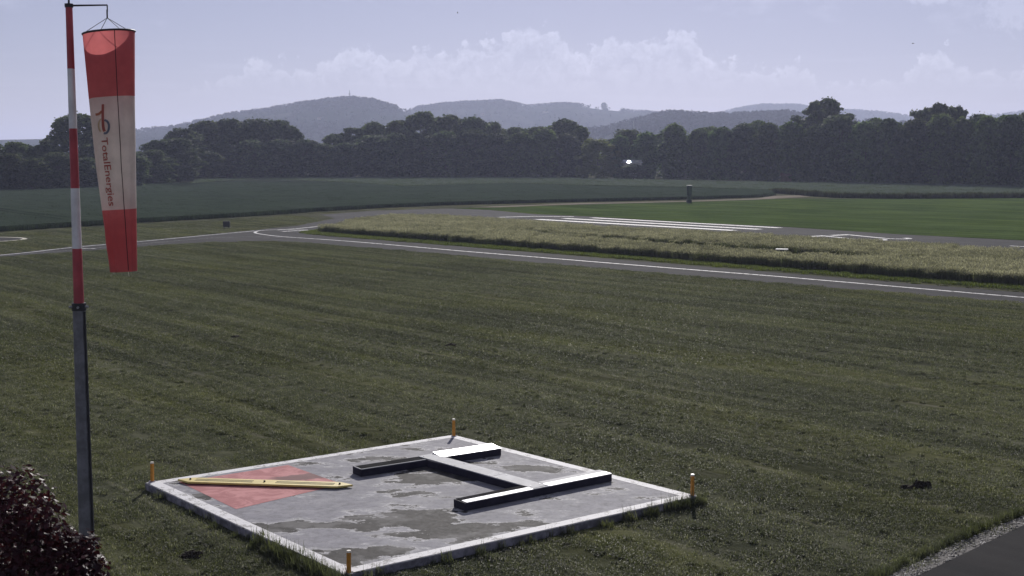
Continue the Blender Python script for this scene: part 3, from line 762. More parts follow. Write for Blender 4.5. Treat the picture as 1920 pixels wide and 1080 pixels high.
def hill(profile, D, half, label, woods, seed, ntree):
    """a real ridge at distance D; woods = list of (px0, px1, v0, v1, share)"""
    px = np.linspace(profile[0][0], profile[-1][0], 160); tp = np.interp(px, [p[0] for p in profile], [p[1] for p in profile])
    g = np.random.default_rng(seed)
    H = np.array([W(a, b, D).z for a, b in zip(px, tp)]); H = np.maximum(H, 6.0)
    vs = np.linspace(-1, 1, 33)
    bell = lambda v: np.cos(np.clip(v, -1, 1) * math.pi / 2) ** 1.25
    und = lambda i, v: 1 + 0.10 * np.sin(i * 0.13 + v * 4 + seed) * (1 - bell(v)) + 0.06 * np.sin(i * 0.31 - v * 7) * (1 - bell(v))
    X = (px - CX) / F * D * 1.0
    X = np.array([W(a, 300, D).x for a in px])
    VV = []
    for j, v in enumerate(vs):
        z = H * bell(v) * und(np.arange(len(px)), v) - 2.0 + ZR
        VV.append(np.column_stack([X * (1 + v * half / D), np.full(len(px), D + v * half), np.where(abs(v) > 0.99, -5, z)]))
    VV = np.concatenate(VV); m_ = len(px)
    Fq = [(j * m_ + i, j * m_ + i + 1, (j + 1) * m_ + i + 1, (j + 1) * m_ + i) for j in range(len(vs) - 1) for i in range(m_ - 1)]
    props(obj('hill', mesh_np('hill', VV, Fq, [M['hill']], True)), label, 'hill', kind='structure')
    C, S = [], []
    tot = sum(w_[4] for w_ in woods)
    for a, b, v0, v1, sh in woods:
        n = int(ntree * sh / tot); pp = a + (b - a) * (0.5 + 0.5 * np.clip(g.normal(0, 0.75, n), -1.25, 1.25)) if b - a > 250 else g.uniform(a, b, n); v = v1 + (v0 - v1) * np.abs(g.uniform(0, 1, n) ** 0.8 + g.normal(0, 0.12, n))
        pp = np.clip(pp + g.normal(0, 14, n), px[0] + 5, px[-1] - 5)
        ii = (pp - px[0]) / (px[-1] - px[0]) * (m_ - 1)
        v = np.where(v > v1, v1 - 0.02, v)
        Hh = np.interp(pp, px, H); z = Hh * bell(v) * und(ii, v) - 2.0 + ZR
        x = np.interp(pp, px, X) * (1 + v * half / D)
        big = g.uniform(0.6, 1.25, n)
        for k in range(16):
            d = g.normal(0, 1, (n, 3)); d /= np.linalg.norm(d, axis=1)[:, None]
            C.append(np.column_stack([x, D + v * half, z]) + (d * np.array([3.6, 3.6, 3.2]) + np.array([0, 0, 3.6])) * big[:, None]); S.append(g.uniform(1.1, 2.2, n) * big)
    C = np.concatenate(C); S = np.concatenate(S)
    vq = leaf_quads(C, np.tile([0, -0.2, 0.9], (len(C), 1)), S, g)
    return quads_mesh('hillside_forest', vq, [LEAF_H]), (lambda a, v: Vector((float(np.interp(a, px, X)) * (1 + v * half / D), D + v * half, float(np.interp(a, px, H) * bell(v) * und((a - px[0]) / (px[-1] - px[0]) * (m_ - 1), v) - 2 + ZR))))
fa, atA = hill([(-600, 275), (-200, 268), (100, 262), (250, 252), (330, 244), (430, 221), (500, 212), (560, 201), (620, 193), (660, 190), (700, 195), (738, 205), (756, 213), (800, 222), (900, 238), (1050, 262)], 2400, 700,
               'rounded hill with a wooded crest left of centre', [(560, 742, -0.30, 0.12, 5), (420, 580, -0.10, 0.12, 2), (230, 430, -0.10, 0.1, 2), (440, 700, -0.75, -0.55, 1.2), (300, 420, -0.7, -0.4, 0.8), (250, 800, -0.8, 0.0, 1.6)], 3, 2600)
props(obj('hillside_forest', fa), 'woods covering the rounded hill left of centre', 'forest', kind='stuff')
fb, atB = hill([(560, 262), (700, 228), (770, 213), (783, 207), (830, 200), (880, 197), (940, 194), (966, 199), (985, 204), (1030, 201), (1060, 200), (1085, 202), (1130, 208), (1180, 212), (1230, 216), (1290, 226), (1420, 250), (1600, 262)], 3000, 800,
               'long hill with wooded knolls and fields in the centre', [(778, 972, -0.28, 0.10, 5), (1035, 1076, -0.12, 0.1, 1.4), (985, 1030, -0.04, 0.1, 0.4), (1180, 1290, -0.1, 0.1, 1.0), (800, 1200, -0.72, -0.6, 1.0), (760, 1300, -0.8, 0.0, 1.6)], 5, 2600)
props(obj('hillside_forest', fb), 'woods on the long central hill', 'forest', kind='stuff')
fc2, atC = hill([(1180, 258), (1290, 228), (1340, 217), (1370, 210), (1400, 203), (1430, 200), (1490, 200), (1530, 206), (1600, 211), (1660, 215), (1700, 221), (1760, 226), (1850, 221), (1920, 212), (2050, 206), (2500, 212), (2900, 250)], 3900, 900,
                'farther blue hill at the right of the skyline', [(1350, 1700, -0.25, 0.12, 5), (1840, 2300, -0.2, 0.1, 3)], 7, 2600)
props(obj('hillside_forest', fc2), 'woods on the farther blue hill', 'forest', kind='stuff')
fd, atD = hill([(1000, 266), (1130, 248), (1200, 230), (1250, 219), (1300, 221), (1360, 224), (1440, 220), (1480, 219), (1530, 228), (1700, 240), (2000, 244), (2400, 262)], 1750, 380,
               'low wooded ridge in front of the farther hill', [(1150, 1520, -0.45, 0.1, 5), (1520, 2300, -0.3, 0.1, 2)], 9, 2400)
props(obj('hillside_forest', fd), 'woods on the low ridge before the farther hill', 'forest', kind='stuff')

# ------------------------------------------------------------------ signal square
def m_concrete():
    m, n = mat('weathered concrete'); p = wpos(n)
    f = n.m('MULTIPLY', n.m('SUBTRACT', n.noise(n.mapping(p, rot=(0, 0, 0.7), scale=(0.8, 1.5, 1)), 0.85, 9.0, 0.68), 0.5), 1.75)
    sp = n.n('ShaderNodeSeparateXYZ'); n.link(p, sp.inputs[0])
    for px, py, rx, ry, amp in ((760, 975, 1.3, 1.0, 0.36), (900, 1000, 1.0, 0.7, 0.34), (700, 1030, 0.9, 0.6, 0.26), (800, 893, 0.9, 1.5, 0.36), (490, 985, 0.9, 0.5, 0.3), (640, 1050, 0.7, 0.5, 0.3),
                                (700, 862, 0.8, 0.5, 0.28), (980, 880, 0.9, 0.8, 0.2), (1160, 950, 1.6, 0.9, -0.22), (560, 950, 1.3, 0.9, -0.25), (640, 1000, 0.8, 0.4, -0.1), (880, 950, 0.7, 0.35, -0.18)):
        c = G(px, py, PADH)
        dx = n.m('DIVIDE', n.m('SUBTRACT', sp.outputs[0], c.x), rx); dy = n.m('DIVIDE', n.m('SUBTRACT', sp.outputs[1], c.y), ry)
        r2 = n.m('ADD', n.m('MULTIPLY', dx, dx), n.m('MULTIPLY', dy, dy))
        f = n.m('ADD', f, n.m('MULTIPLY', n.m('EXPONENT', n.m('MULTIPLY', r2, -1.0)), amp))
    fine_ = n.noise(p, 14.0, 6.0, 0.7)
    f = n.m('ADD', f, n.m('MULTIPLY', n.m('SUBTRACT', fine_, 0.5), 0.10))
    ff = n.m('ADD', 0.5, f)
    c = n.ramp(ff, [(0.0, (0.37, 0.36, 0.385)), (0.42, (0.26, 0.255, 0.28)), (0.58, (0.33, 0.325, 0.345)), (0.635, (0.62, 0.61, 0.61)), (0.662, (0.06, 0.056, 0.053)), (0.72, (0.036, 0.034, 0.032)), (0.86, (0.065, 0.06, 0.057)), (1.0, (0.036, 0.034, 0.031))])
    c = n.mix(n.m('MULTIPLY', n.smooth(n.noise(p, 1.3, 5.0, 0.6), 0.50, 0.64), n.m('MULTIPLY', n.smooth(ff, 0.55, 0.63), 0.6)), c, (0.2, 0.195, 0.19))
    c = n.mix(n.m('MULTIPLY', n.smooth(n.noise(p, 5.0, 7.0, 0.75), 0.42, 0.7), 0.45), c, (0.10, 0.097, 0.094))
    c = n.mix(n.m('MULTIPLY', n.smooth(n.noise(p, 0.9, 6.0, 0.7, dist=0.8), 0.52, 0.68), n.m('MULTIPLY', n.smooth(ff, 0.60, 0.52), 0.45)), c, (0.42, 0.41, 0.41))
    c = n.mix(n.m('MULTIPLY', n.smooth(n.noise(p, 24.0, 3.0, 0.6), 0.60, 0.72), 0.5), c, (0.06, 0.06, 0.05))
    # patches of old surface crust: slightly glossier
    rg = n.m('ADD', 0.55, n.m('MULTIPLY', fine_, 0.35))
    out(n, pbsdf(n, c, rg, 0, 0.07, bump(n, n.m('ADD', n.m('MULTIPLY', ff, 0.5), fine_), 0.35, 0.015)))
    return m
M['concrete'] = m_concrete()
M['rim'] = m_paint('white rim paint', (0.74, 0.73, 0.73), 0.38, (0.27, 0.26, 0.25), 3.0)
M['side'] = plain('shade-toned painted slab side', (0.27, 0.26, 0.29), 0.9, 0, 0.1, 0.5, 4.0)  # shade on the slab sides is put into this darker colour
def m_red():
    m, n = mat('faded red paint'); p = wpos(n)
    t = n.noise(p, 1.7, 6.0, 0.65, dist=1.2)
    c = n.mix(n.smooth(t, 0.40, 0.62), (0.40, 0.15, 0.15), (0.56, 0.25, 0.245))
    c = n.mix(n.m('MULTIPLY', n.smooth(n.noise(p, 7.0, 6.0, 0.7), 0.55, 0.75), 0.5), c, (0.36, 0.16, 0.15))
    # the brown run-off crossing the panel's right corner
    a, b = G(505, 902, PADH), G(655, 886, PADH)
    sp = n.n('ShaderNodeSeparateXYZ'); n.link(p, sp.inputs[0])
    dd_ = (b - a).xy.normalized(); nn = Vector((-dd_.y, dd_.x))
    s = n.m('ADD', n.m('MULTIPLY', n.m('SUBTRACT', sp.outputs[0], a.x), nn.x), n.m('MULTIPLY', n.m('SUBTRACT', sp.outputs[1], a.y), nn.y))
    s = n.m('ADD', s, n.m('MULTIPLY', n.m('SUBTRACT', n.noise(p, 1.5, 5.0), 0.5), 0.8))
    l = n.m('ADD', n.m('MULTIPLY', n.m('SUBTRACT', sp.outputs[0], a.x), dd_.x), n.m('MULTIPLY', n.m('SUBTRACT', sp.outputs[1], a.y), dd_.y))
    msk = n.m('MULTIPLY', n.smooth(n.m('ABSOLUTE', s), 0.24, 0.36, 1.0, 0.0), n.smooth(l, -0.1, 0.3))
    c = n.mix(n.m('MULTIPLY', msk, 0.8), c, (0.13, 0.075, 0.07))
    out(n, pbsdf(n, c, 0.75, 0, 0.12, bump(n, n.noise(p, 20.0, 4.0), 0.2, 0.01)))
    return m
M['red'] = m_red()
pc0 = sum((p.xy for p in PC), Vector((0, 0))) / 4
pad = empty('signal_square', (pc0.x, pc0.y, 0))
props(pad, 'low square concrete slab with white border and faded red panel', 'signal square')
def lo(p): return (p[0] - pc0.x, p[1] - pc0.y)
def flat(name, pts2, z, m_, parent, origin):
    bm = bmesh.new()
    f = bm.faces.new([bm.verts.new((p[0] - origin[0], p[1] - origin[1], z)) for p in pts2]); f.normal_update()
    if f.normal.z < 0: f.normal_flip()
    return bm_obj(name, bm, m_, parent)
bm = bmesh.new()
t_ = [bm.verts.new((*lo(p), PADH)) for p in PC]; b_ = [bm.verts.new((*lo(p), -0.1)) for p in PC]
bm.faces.new(t_[::-1])
bmesh.ops.recalc_face_normals(bm, faces=bm.faces)
for i in range(4):
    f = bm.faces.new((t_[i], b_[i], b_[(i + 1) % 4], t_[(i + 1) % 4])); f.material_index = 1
bmesh.ops.recalc_face_normals(bm, faces=bm.faces)
bm.faces.ensure_lookup_table()
if bm.faces[0].normal.z < 0: bmesh.ops.reverse_faces(bm, faces=bm.faces)
es = [e for e in bm.edges if all(v in t_ for v in e.verts)]
bmesh.ops.bevel(bm, geom=es, offset=0.02, segments=2, profile=0.5, affect='EDGES')
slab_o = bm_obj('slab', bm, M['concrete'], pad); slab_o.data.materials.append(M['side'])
cin = [p.xy + ((PC[(i + 1) % 4].xy - p.xy).normalized() + (PC[i - 1].xy - p.xy).normalized()) * 0.30 for i, p in enumerate(PC)]
cou = [p.xy + ((PC[(i + 1) % 4].xy - p.xy).normalized() + (PC[i - 1].xy - p.xy).normalized()) * 0.025 for i, p in enumerate(PC)]
for i in range(4):
    j = (i + 1) % 4
    flat('border', [cou[i], cou[j], cin[j], cin[i]], PADH + 0.004, M['rim'], pad, pc0)
flat('red_panel', [G(336, 904, PADH).xy, G(540, 872, PADH).xy, G(642, 908, PADH).xy, G(442.7, 955, PADH).xy], PADH + 0.004, M['red'], pad, pc0)

# yellow diagonal board
M['yellow'] = plain('yellow board paint', (0.70, 0.56, 0.17), 0.5, 0, 0.4, 0.12, 4.0)
M['groove'] = plain('dark slot', (0.05, 0.045, 0.03), 0.8)
M['steel'] = plain('galvanised steel', (0.34, 0.35, 0.37), 0.45, 0.6, 0.5, 0.2, 6.0)
ya, yb = G(333, 904, PADH), G(662, 914.5, PADH)
yd = (yb - ya).xy; yl = yd.length; yc = (ya + yb) / 2
yo = empty('yellow_board', (yc.x, yc.y, PADH), math.atan2(yd.y, yd.x))
props(yo, 'long yellow board with pointed ends lying diagonally across the red panel', 'board')
bm = bmesh.new(); hw = 0.21
outl = [(-yl / 2, 0), (-yl / 2 + 0.34, -hw), (yl / 2 - 0.34, -hw), (yl / 2, 0), (yl / 2 - 0.34, hw), (-yl / 2 + 0.34, hw)]
f = bm.faces.new([bm.verts.new((x, y, 0.03)) for x, y in outl])
ex = bmesh.ops.extrude_face_region(bm, geom=[f])
for v_ in ex['geom']:
    if isinstance(v_, bmesh.types.BMVert): v_.co.z = 0.075
bmesh.ops.recalc_face_normals(bm, faces=bm.faces)
bmesh.ops.bevel(bm, geom=bm.edges[:], offset=0.008, segments=1, affect='EDGES')
bm_obj('board', bm, M['yellow'], yo)
for x0, x1 in ((-yl / 2 + 0.45, -0.28), (0.28, yl / 2 - 0.45)):
    for y in (-0.055, 0.055):
        bm = bmesh.new(); box(bm, ((x0 + x1) / 2, y, 0.0775), x1 - x0, 0.028, 0.006); bm_obj('slot', bm, M['groove'], yo)
for x in (-yl / 2 + 0.32, 0, yl / 2 - 0.32):
    bm = bmesh.new(); tube(bm, (x, 0, 0.07), (x, 0, 0.11), 0.026, 0.022, 8); bm_obj('bolt', bm, M['groove'], yo)
    bm = bmesh.new(); box(bm, (x, 0, 0.018), 0.14, 0.3, 0.03); bm_obj('foot', bm, M['groove'], yo)

# H-shaped hollow frame of boxes
M['hside'] = plain('dark box side', (0.03, 0.027, 0.045), 0.7, 0, 0.12, 0.3, 3.0)
def m_lid(name, c, rough, metal, coat=0.0):
    m, n = mat(name); p = opos(n)
    t = n.noise(p, 2.2, 6.0, 0.65)
    colr = n.mix(n.smooth(t, 0.4, 0.7), tuple(x * 0.72 for x in c), c)
    rg = n.m('ADD', rough - 0.05, n.m('MULTIPLY', n.noise(p, 6.0, 4.0), 0.1))
    out(n, pbsdf(n, colr, rg, metal, 0.5, bump(n, n.noise(p, 1.3, 3.0), 0.22, 0.05)))
    return m
M['lid'] = m_lid('bright metal lid', (0.70, 0.70, 0.73), 0.46, 0.85)
M['lid_soft'] = m_lid('dulled metal lid', (0.52, 0.52, 0.56), 0.60, 0.6)
M['lid_grey'] = m_lid('grey painted lid', (0.38, 0.39, 0.42), 0.7, 0.0)
M['lid_dark'] = plain('black tray', (0.02, 0.02, 0.022), 0.95, 0, 0.03, 0.4, 3.0)
HT = 0.18
zt_ = PADH + HT
b1a, b1b = G(676.6, 881, zt_).xy, G(940, 841, zt_).xy            # front top edges of the two bars
b2a, b2b = G(872, 944, zt_).xy, G(1147.6, 888.6, zt_).xy
hc = (b1a + b1b + b2a + b2b) / 4
H = empty('landing_signal', (hc.x, hc.y, PADH))
props(H, 'H-shaped signal of dark boxes with bright metal lids on the concrete square', 'signal')
BW = 0.44
def bar(a, b, name, w_=BW):
    d = (b - a).normalized(); nn = Vector((-d.y, d.x))
    if nn.y < 0: nn = -nn
    c = (a + b) / 2 + nn * w_ / 2 - hc
    bm = bmesh.new(); box(bm, (c.x, c.y, HT / 2 + 0.003), (b - a).length, w_, HT, math.atan2(d.y, d.x), 0.012)
    return bm_obj(name, bm, M['hside'], H), d, nn
def lid(a, b, w0, w1, m_, parent, nn, lift=0.012, tilt=0.0, name='lid'):
    """sheet lid lying along a box from a to b between offsets w0 and w1; tilt lifts its rear edge"""
    bm = bmesh.new(); z0 = HT + 0.003 + lift
    A = [a + nn * w0 - hc, b + nn * w0 - hc, b + nn * w1 - hc, a + nn * w1 - hc]
    zz_ = [z0, z0, z0 + tilt, z0 + tilt]
    top_ = [bm.verts.new((p.x, p.y, z)) for p, z in zip(A, zz_)]; bot_ = [bm.verts.new((p.x, p.y, HT - 0.002)) for p in A]
    bm.faces.new(top_); bm.faces.new(bot_[::-1])
    for i in range(4): bm.faces.new((top_[i], bot_[i], bot_[(i + 1) % 4], top_[(i + 1) % 4]))
    bmesh.ops.recalc_face_normals(bm, faces=bm.faces)
    return bm_obj(name, bm, m_, parent)
bar1, d1_, n1_ = bar(b1a, b1b, 'crossbar'); bar2, d2_, n2_ = bar(b2a, b2b, 'crossbar')
m1, m2 = (b1a + b1b) / 2, (b2a + b2b) / 2
q = (m1 - m2).normalized(); qn = Vector((q.y, -q.x))
st_a, st_b = m2 + n2_ * (BW + 0.004), m1 - n1_ * 0.004
st, ds, ns = None, (st_b - st_a).normalized(), None
bm = bmesh.new(); c_ = (st_a + st_b) / 2 - hc
box(bm, (c_.x, c_.y, HT / 2 + 0.003), (st_b - st_a).length, BW, HT, math.atan2(ds.y, ds.x), 0.012)
stem = bm_obj('stem', bm, M['hside'], H)
sn = Vector((-ds.y, ds.x))
s0, s1 = m2 + n2_ * 0.06, m1 + n1_ * (BW - 0.02)
for f0, f1 in ((0.0, 0.34), (0.344, 1.0)):
    lid(s0.lerp(s1, f0), s0.lerp(s1, f1), -BW / 2 - 0.004, BW / 2 + 0.004, M['lid_grey'], stem, sn, 0.02)
for f0 in (0.04, 0.31, 0.375, 0.68, 0.97):
    for sg in (-0.15, 0.15):
        pp_ = s0.lerp(s1, f0) + sn * sg - hc
        bm = bmesh.new(); tube(bm, (pp_.x, pp_.y, HT + 0.02), (pp_.x, pp_.y, HT + 0.034), 0.016, 0.013, 8); bm_obj('bolt', bm, M['steel'], stem)
gap = BW / 2 + 0.012
e1 = 0.015
lid(b1a + d1_ * e1 + d1_ * 0.03, m1 - d1_ * gap, 0.035, BW - 0.03, M['lid_dark'], bar1, n1_, 0.004, name='tray')
lid(b1a + d1_ * e1, m1 - d1_ * gap, 0.0, 0.03, M['lid_grey'], bar1, n1_, 0.012, name='rim')
lid(b1a + d1_ * 0.005, b1a + d1_ * 0.03, 0.032, BW, M['lid_grey'], bar1, n1_, 0.012, name='rim')
lid(m1 + d1_ * gap, b1b - d1_ * 0.004, -0.004, BW + 0.004, M['lid'], bar1, n1_, 0.012, 0.045)
lid(b2a + d2_ * 0.05, m2 - d2_ * gap, 0.0, BW * 0.46, M['lid_soft'], bar2, n2_, 0.012, 0.004)
lid(b2a + d2_ * 0.05, m2 - d2_ * gap, BW * 0.475, BW - 0.02, M['lid_dark'], bar2, n2_, 0.012, name='tray')
lid(m2 + d2_ * gap, b2b - d2_ * 0.004, -0.004, BW * 0.56, M['lid_soft'], bar2, n2_, 0.012, 0.006)
lid(m2 + d2_ * gap, b2b - d2_ * 0.004, BW * 0.57, BW + 0.004, M['lid_grey'], bar2, n2_, 0.016)
lid(m2 - d2_ * gap * 0.96, m2 + d2_ * gap * 0.96, -0.004, 0.05, M['lid_grey'], bar2, n2_, 0.014, name='cover_strip')

# corner posts
M['post'] = plain('orange post paint', (0.62, 0.27, 0.035), 0.5, 0, 0.4, 0.2, 12.0)
M['cap'] = plain('pale post cap', (0.8, 0.74, 0.6), 0.35, 0, 0.5, 0.1)
for (bx, by, ty), where in zip(((285.5, 903, 866), (851, 818, 785), (1298, 930, 889), (654, 1075, 1032)), ('left', 'far', 'right', 'near')):
    b = G(bx, by, PADH); D = b.y; topz = W(bx, ty, D).z
    e = empty('marker_post', (b.x, b.y, PADH)); props(e, 'orange marker post with pale cap on the %s corner of the concrete square' % where, 'post', 'corner posts of the concrete square')
    e.rotation_euler = (R(rng.uniform(-1.5, 1.5)), R(rng.uniform(-2, 2)), 0)
    bm = bmesh.new(); tube(bm, (0, 0, 0.006), (0, 0, topz - PADH - 0.035), 0.045, 0.043, 14); bm_obj('shaft', bm, M['post'], e)
    bm = bmesh.new(); tube(bm, (0, 0, topz - PADH - 0.035), (0, 0, topz - PADH), 0.048, 0.04, 14); bm_obj('cap', bm, M['cap'], e)
    bm = bmesh.new(); box(bm, (0, 0, 0.011), 0.15, 0.15, 0.010); bm_obj('base_plate', bm, M['side'], e)

# ------------------------------------------------------------------ mast and windsock
DM = 19.0
M['mred'] = plain('mast red', (0.47, 0.075, 0.095), 0.45, 0, 0.4, 0.2, 3.0)
M['mwhite'] = plain('mast white', (0.82, 0.82, 0.84), 0.45, 0, 0.4, 0.15, 3.0)
M['dark'] = plain('dark fitting', (0.03, 0.03, 0.035), 0.5, 0, 0.4)
M['galv'] = plain('weathered galvanised mast', (0.20, 0.205, 0.225), 0.6, 0.2, 0.4, 0.3, 5.0)
mb = W(143, 420, DM)
mast = empty('windsock_mast', (mb.x, DM, 0)); props(mast, 'tall red and white banded mast on a grey lower pole', 'mast')
def mz(y): return W(143, y, DM).z
def mr(y): return np.interp(y, [0, 300, 570], [0.050, 0.060, 0.076])
bm = bmesh.new(); tube(bm, (0, 0, -0.2), (0, 0, mz(574)), 0.135, 0.098, 8, True); lp = bm_obj('lower_pole', bm, M['galv'], mast)
bands = [(572, 466, 'mred'), (466, 353, 'mwhite'), (353, 241, 'mred'), (241, 129, 'mwhite'), (129, 9, 'mred')]
for y0, y1, mm in bands:
    bm = bmesh.new(); tube(bm, (0, 0, mz(y0)), (0, 0, mz(y1)), mr(y0), mr(y1), 24, False)
    bm_obj('red_band' if mm == 'mred' else 'white_band', bm, M[mm], mast, True)
bm = bmesh.new(); tube(bm, (0, 0, mz(582)), (0, 0, mz(568)), 0.108, 0.104, 16); cl = bm_obj('collar', bm, M['dark'], mast)
for a in (0.2, 1.4, -1.0):
    bm = bmesh.new(); p = Vector((math.cos(-1.57 + a) * 0.1, math.sin(-1.57 + a) * 0.1, mz(575))); tube(bm, p, p * 1.0 + Vector((math.cos(-1.57 + a) * 0.05, math.sin(-1.57 + a) * 0.05, 0)), 0.018, 0.018, 8); bm_obj('bolt', bm, M['steel'], cl)
bm = bmesh.new(); tube(bm, (0.128, -0.06, 0.0), (0.096, -0.045, mz(584)), 0.017, 0.015, 8); bm_obj('dark_edge_tube', bm, M['dark'], mast)  # thin dark tube along the right edge of the lower pole
bm = bmesh.new(); tube(bm, (0, 0, mz(14)), (0, 0, mz(7)), 0.062, 0.062, 16); hub = bm_obj('hub', bm, M['dark'], mast)
bm = bmesh.new(); tube(bm, (0, 0, mz(7)), (0, 0, mz(-30)), 0.016, 0.012, 8); bm_obj('tip_rod', bm, M['dark'], mast)
ax = W(201, 10, DM).x - mb.x
bm = bmesh.new(); tube(bm, (0.0, 0, mz(10.5)), (ax, 0, mz(9.5)), 0.015, 0.011, 8); tube(bm, (ax, 0, mz(9.5)), (ax, 0, mz(22)), 0.010, 0.009, 8); bm_obj('arm', bm, M['dark'], mast)

def m_fabric(name, c):
    m, n = mat(name); p = opos(n)
    t = n.noise(p, 3.0, 5.0, 0.6)
    cc = n.mix(n.smooth(t, 0.3, 0.75), tuple(x * 0.8 for x in c), c)
    d = pbsdf(n, cc, 0.8, 0, 0.15, bump(n, n.m('ADD', n.noise(n.mapping(p, scale=(6, 6, 0.7)), 1.0, 3.0), n.m('MULTIPLY', n.noise(p, 90.0, 2.0), 0.1)), 0.35, 0.03))
    tr = n.n('ShaderNodeBsdfTranslucent'); n.link(cc, tr.inputs[0])
    ms = n.n('ShaderNodeMixShader'); ms.inputs[0].default_value = 0.5; n.link(d, ms.inputs[1]); n.link(tr.outputs[0], ms.inputs[2])
    out(n, ms.outputs[0]); return m
M['fred'] = m_fabric('red sock fabric', (0.61, 0.18, 0.185))
M['fwhite'] = m_fabric('white sock fabric', (0.74, 0.69, 0.66))
sock = empty('windsock', W(201, 31, DM)); props(sock, 'limp red and white windsock hanging straight down from the mast arm', 'windsock')
def sock_pt(th, t, off=0.0):
    """th = 0 faces the camera, +right; t = 0 ring .. 1 lower end"""
    xl = np.interp(t, [0, 0.28, 0.55, 0.75, 0.9, 1.0], [157, 168.5, 181, 193, 202, 209]); xr = np.interp(t, [0, 0.3, 0.7, 1], [251, 251.5, 255, 257])
    cx_, rx = (xl + xr) / 2, (xr - xl) / 2
    fold = 1.0 + (0.05 * math.sin(3 * th + 5 * t + 1) + 0.05 * math.sin(6 * th - 4 * t + 0.5 * math.sin(9 * t)) + 0.035 * math.sin(11 * th + 6 * t)) * min(1, t * 2.2) + 0.012 * math.sin(40 * t + 2 * th) * min(1, t * 2) + 0.07 * max(0, (t - 0.6) / 0.4) * math.sin(8 * th + 1.5 + 2 * t)
    s = math.sin(th); px = cx_ + rx * s * (fold if abs(s) < 0.9 else 1.0)
    y_mid = 61.5 + t * 447.5; py = y_mid - s * 4.2 * (1 - t * 0.75)
    dep = DM - math.cos(th) * (rx * DM / F * (0.98 - 0.30 * t) * fold + off) + (off if False else 0)
    p = W(px, py, DM); p.y = dep
    return p
T1, T2 = 0.272, 0.740
def section(name, t0, t1, mm, rows):
    bm = bmesh.new(); seg = 72
    vs = [[bm.verts.new(local(sock, sock_pt(2 * math.pi * k / seg, t0 + (t1 - t0) * j / rows))) for k in range(seg)] for j in range(rows + 1)]
    for j in range(rows):
        for k in range(seg):
            bm.faces.new((vs[j][k], vs[j + 1][k], vs[j + 1][(k + 1) % seg], vs[j][(k + 1) % seg]))
    return bm_obj(name, bm, M[mm], sock, True)
section('red_section', 0.0, T1, 'fred', 16); wsec = section('white_section', T1, T2, 'fwhite', 30); section('red_section', T2, 1.0, 'fred', 20)
M['seam'] = plain('seam tape', (0.06, 0.03, 0.04), 0.8)
M['ringm'] = plain('ring', (0.05, 0.045, 0.05), 0.5, 0.2)
bm = bmesh.new()
rp = [local(sock, sock_pt(2 * math.pi * k / 40, 0.0)) for k in range(40)]
for k in range(40): tube(bm, rp[k], rp[(k + 1) % 40], 0.015, 0.015, 6, False)
bm_obj('ring', bm, M['ringm'], sock, True)
for th in (-0.9, 0.75, 2.3, 3.9):
    bm = bmesh.new(); tube(bm, (0, 0, -0.02), local(sock, sock_pt(th, 0.0)), 0.0045, 0.0045, 6); bm_obj('cord', bm, M['dark'], sock)
bm = bmesh.new(); tube(bm, (0, 0, 0.10), (0, 0, -0.03), 0.012, 0.012, 8); bm_obj('swivel', bm, M['dark'], sock)
for th in (0.52, 2.7):
    bm = bmesh.new(); sp_ = [local(sock, sock_pt(th, t, 0.004)) for t in np.linspace(0.0, 0.995, 30)]
    for a, b in zip(sp_, sp_[1:]): tube(bm, a, b, 0.006, 0.006, 5, False)
    bm_obj('seam', bm, M['seam'], sock)
bm = bmesh.new(); a = local(sock, sock_pt(0.5, 1.0)); tube(bm, a, a + Vector((0.01, 0, -0.07)), 0.006, 0.003, 5); bm_obj('thread', bm, M['cap'], sock)
# lettering and emblem, laid on the front of the white section
def on_sock(px, py, off=0.02):
    t = (py - 61.5) / 447.5
    xl = np.interp(t, [0, 0.28, 0.55, 0.75, 0.9, 1.0], [157, 168.5, 181, 193, 202, 209]); xr = np.interp(t, [0, 0.3, 0.7, 1], [251, 251.5, 255, 257])
    s = 0.0; rx = (xr - xl) / 2
    for _ in range(4):                                # the front of the sock stands nearer than its axis
        dep = DM - math.sqrt(1 - s * s) * rx * DM / F * (0.98 - 0.30 * t)
        s = max(-0.97, min(0.97, (CX + (px - CX) * dep / DM - (xl + xr) / 2) / rx))
    return local(sock, sock_pt(math.asin(s), t, off))
def m_print(name, c): return m_fabric(name, c)
M['ink_red'] = m_print('red print', (0.50, 0.16, 0.14)); M['ink_blue'] = m_print('blue print', (0.20, 0.24, 0.33)); M['ink_yellow'] = m_print('yellow print', (0.66, 0.54, 0.36)); M['ink_orange'] = m_print('orange print', (0.56, 0.24, 0.16))
tcu = bpy.data.curves.new('lettering', 'FONT'); tcu.body = 'TotalEnergies'; tcu.size = 1.0; tcu.resolution_u = 4; tcu.offset = 0.012
tob = bpy.data.objects.new('lettering_source', tcu); col.objects.link(tob)
bpy.context.view_layer.update()
tm = bpy.data.meshes.new_from_object(tob.evaluated_get(bpy.context.evaluated_depsgraph_get()))
bpy.data.objects.remove(tob)
bm = bmesh.new(); bm.from_mesh(tm)
bmesh.ops.triangulate(bm, faces=bm.faces)
x0 = min(v_.co.x for v_ in bm.verts); x1 = max(v_.co.x for v_ in bm.verts)
for v_ in bm.verts:
    u = (v_.co.x - x0) / (x1 - x0); py = 258 + u * 127
    v_.co = on_sock(np.interp(py, [258, 385], [191.5, 206]) + v_.co.y / 0.72 * 11.0, py)
bmesh.ops.recalc_face_normals(bm, faces=bm.faces)
bm_obj('lettering', bm, M['ink_red'], wsec)
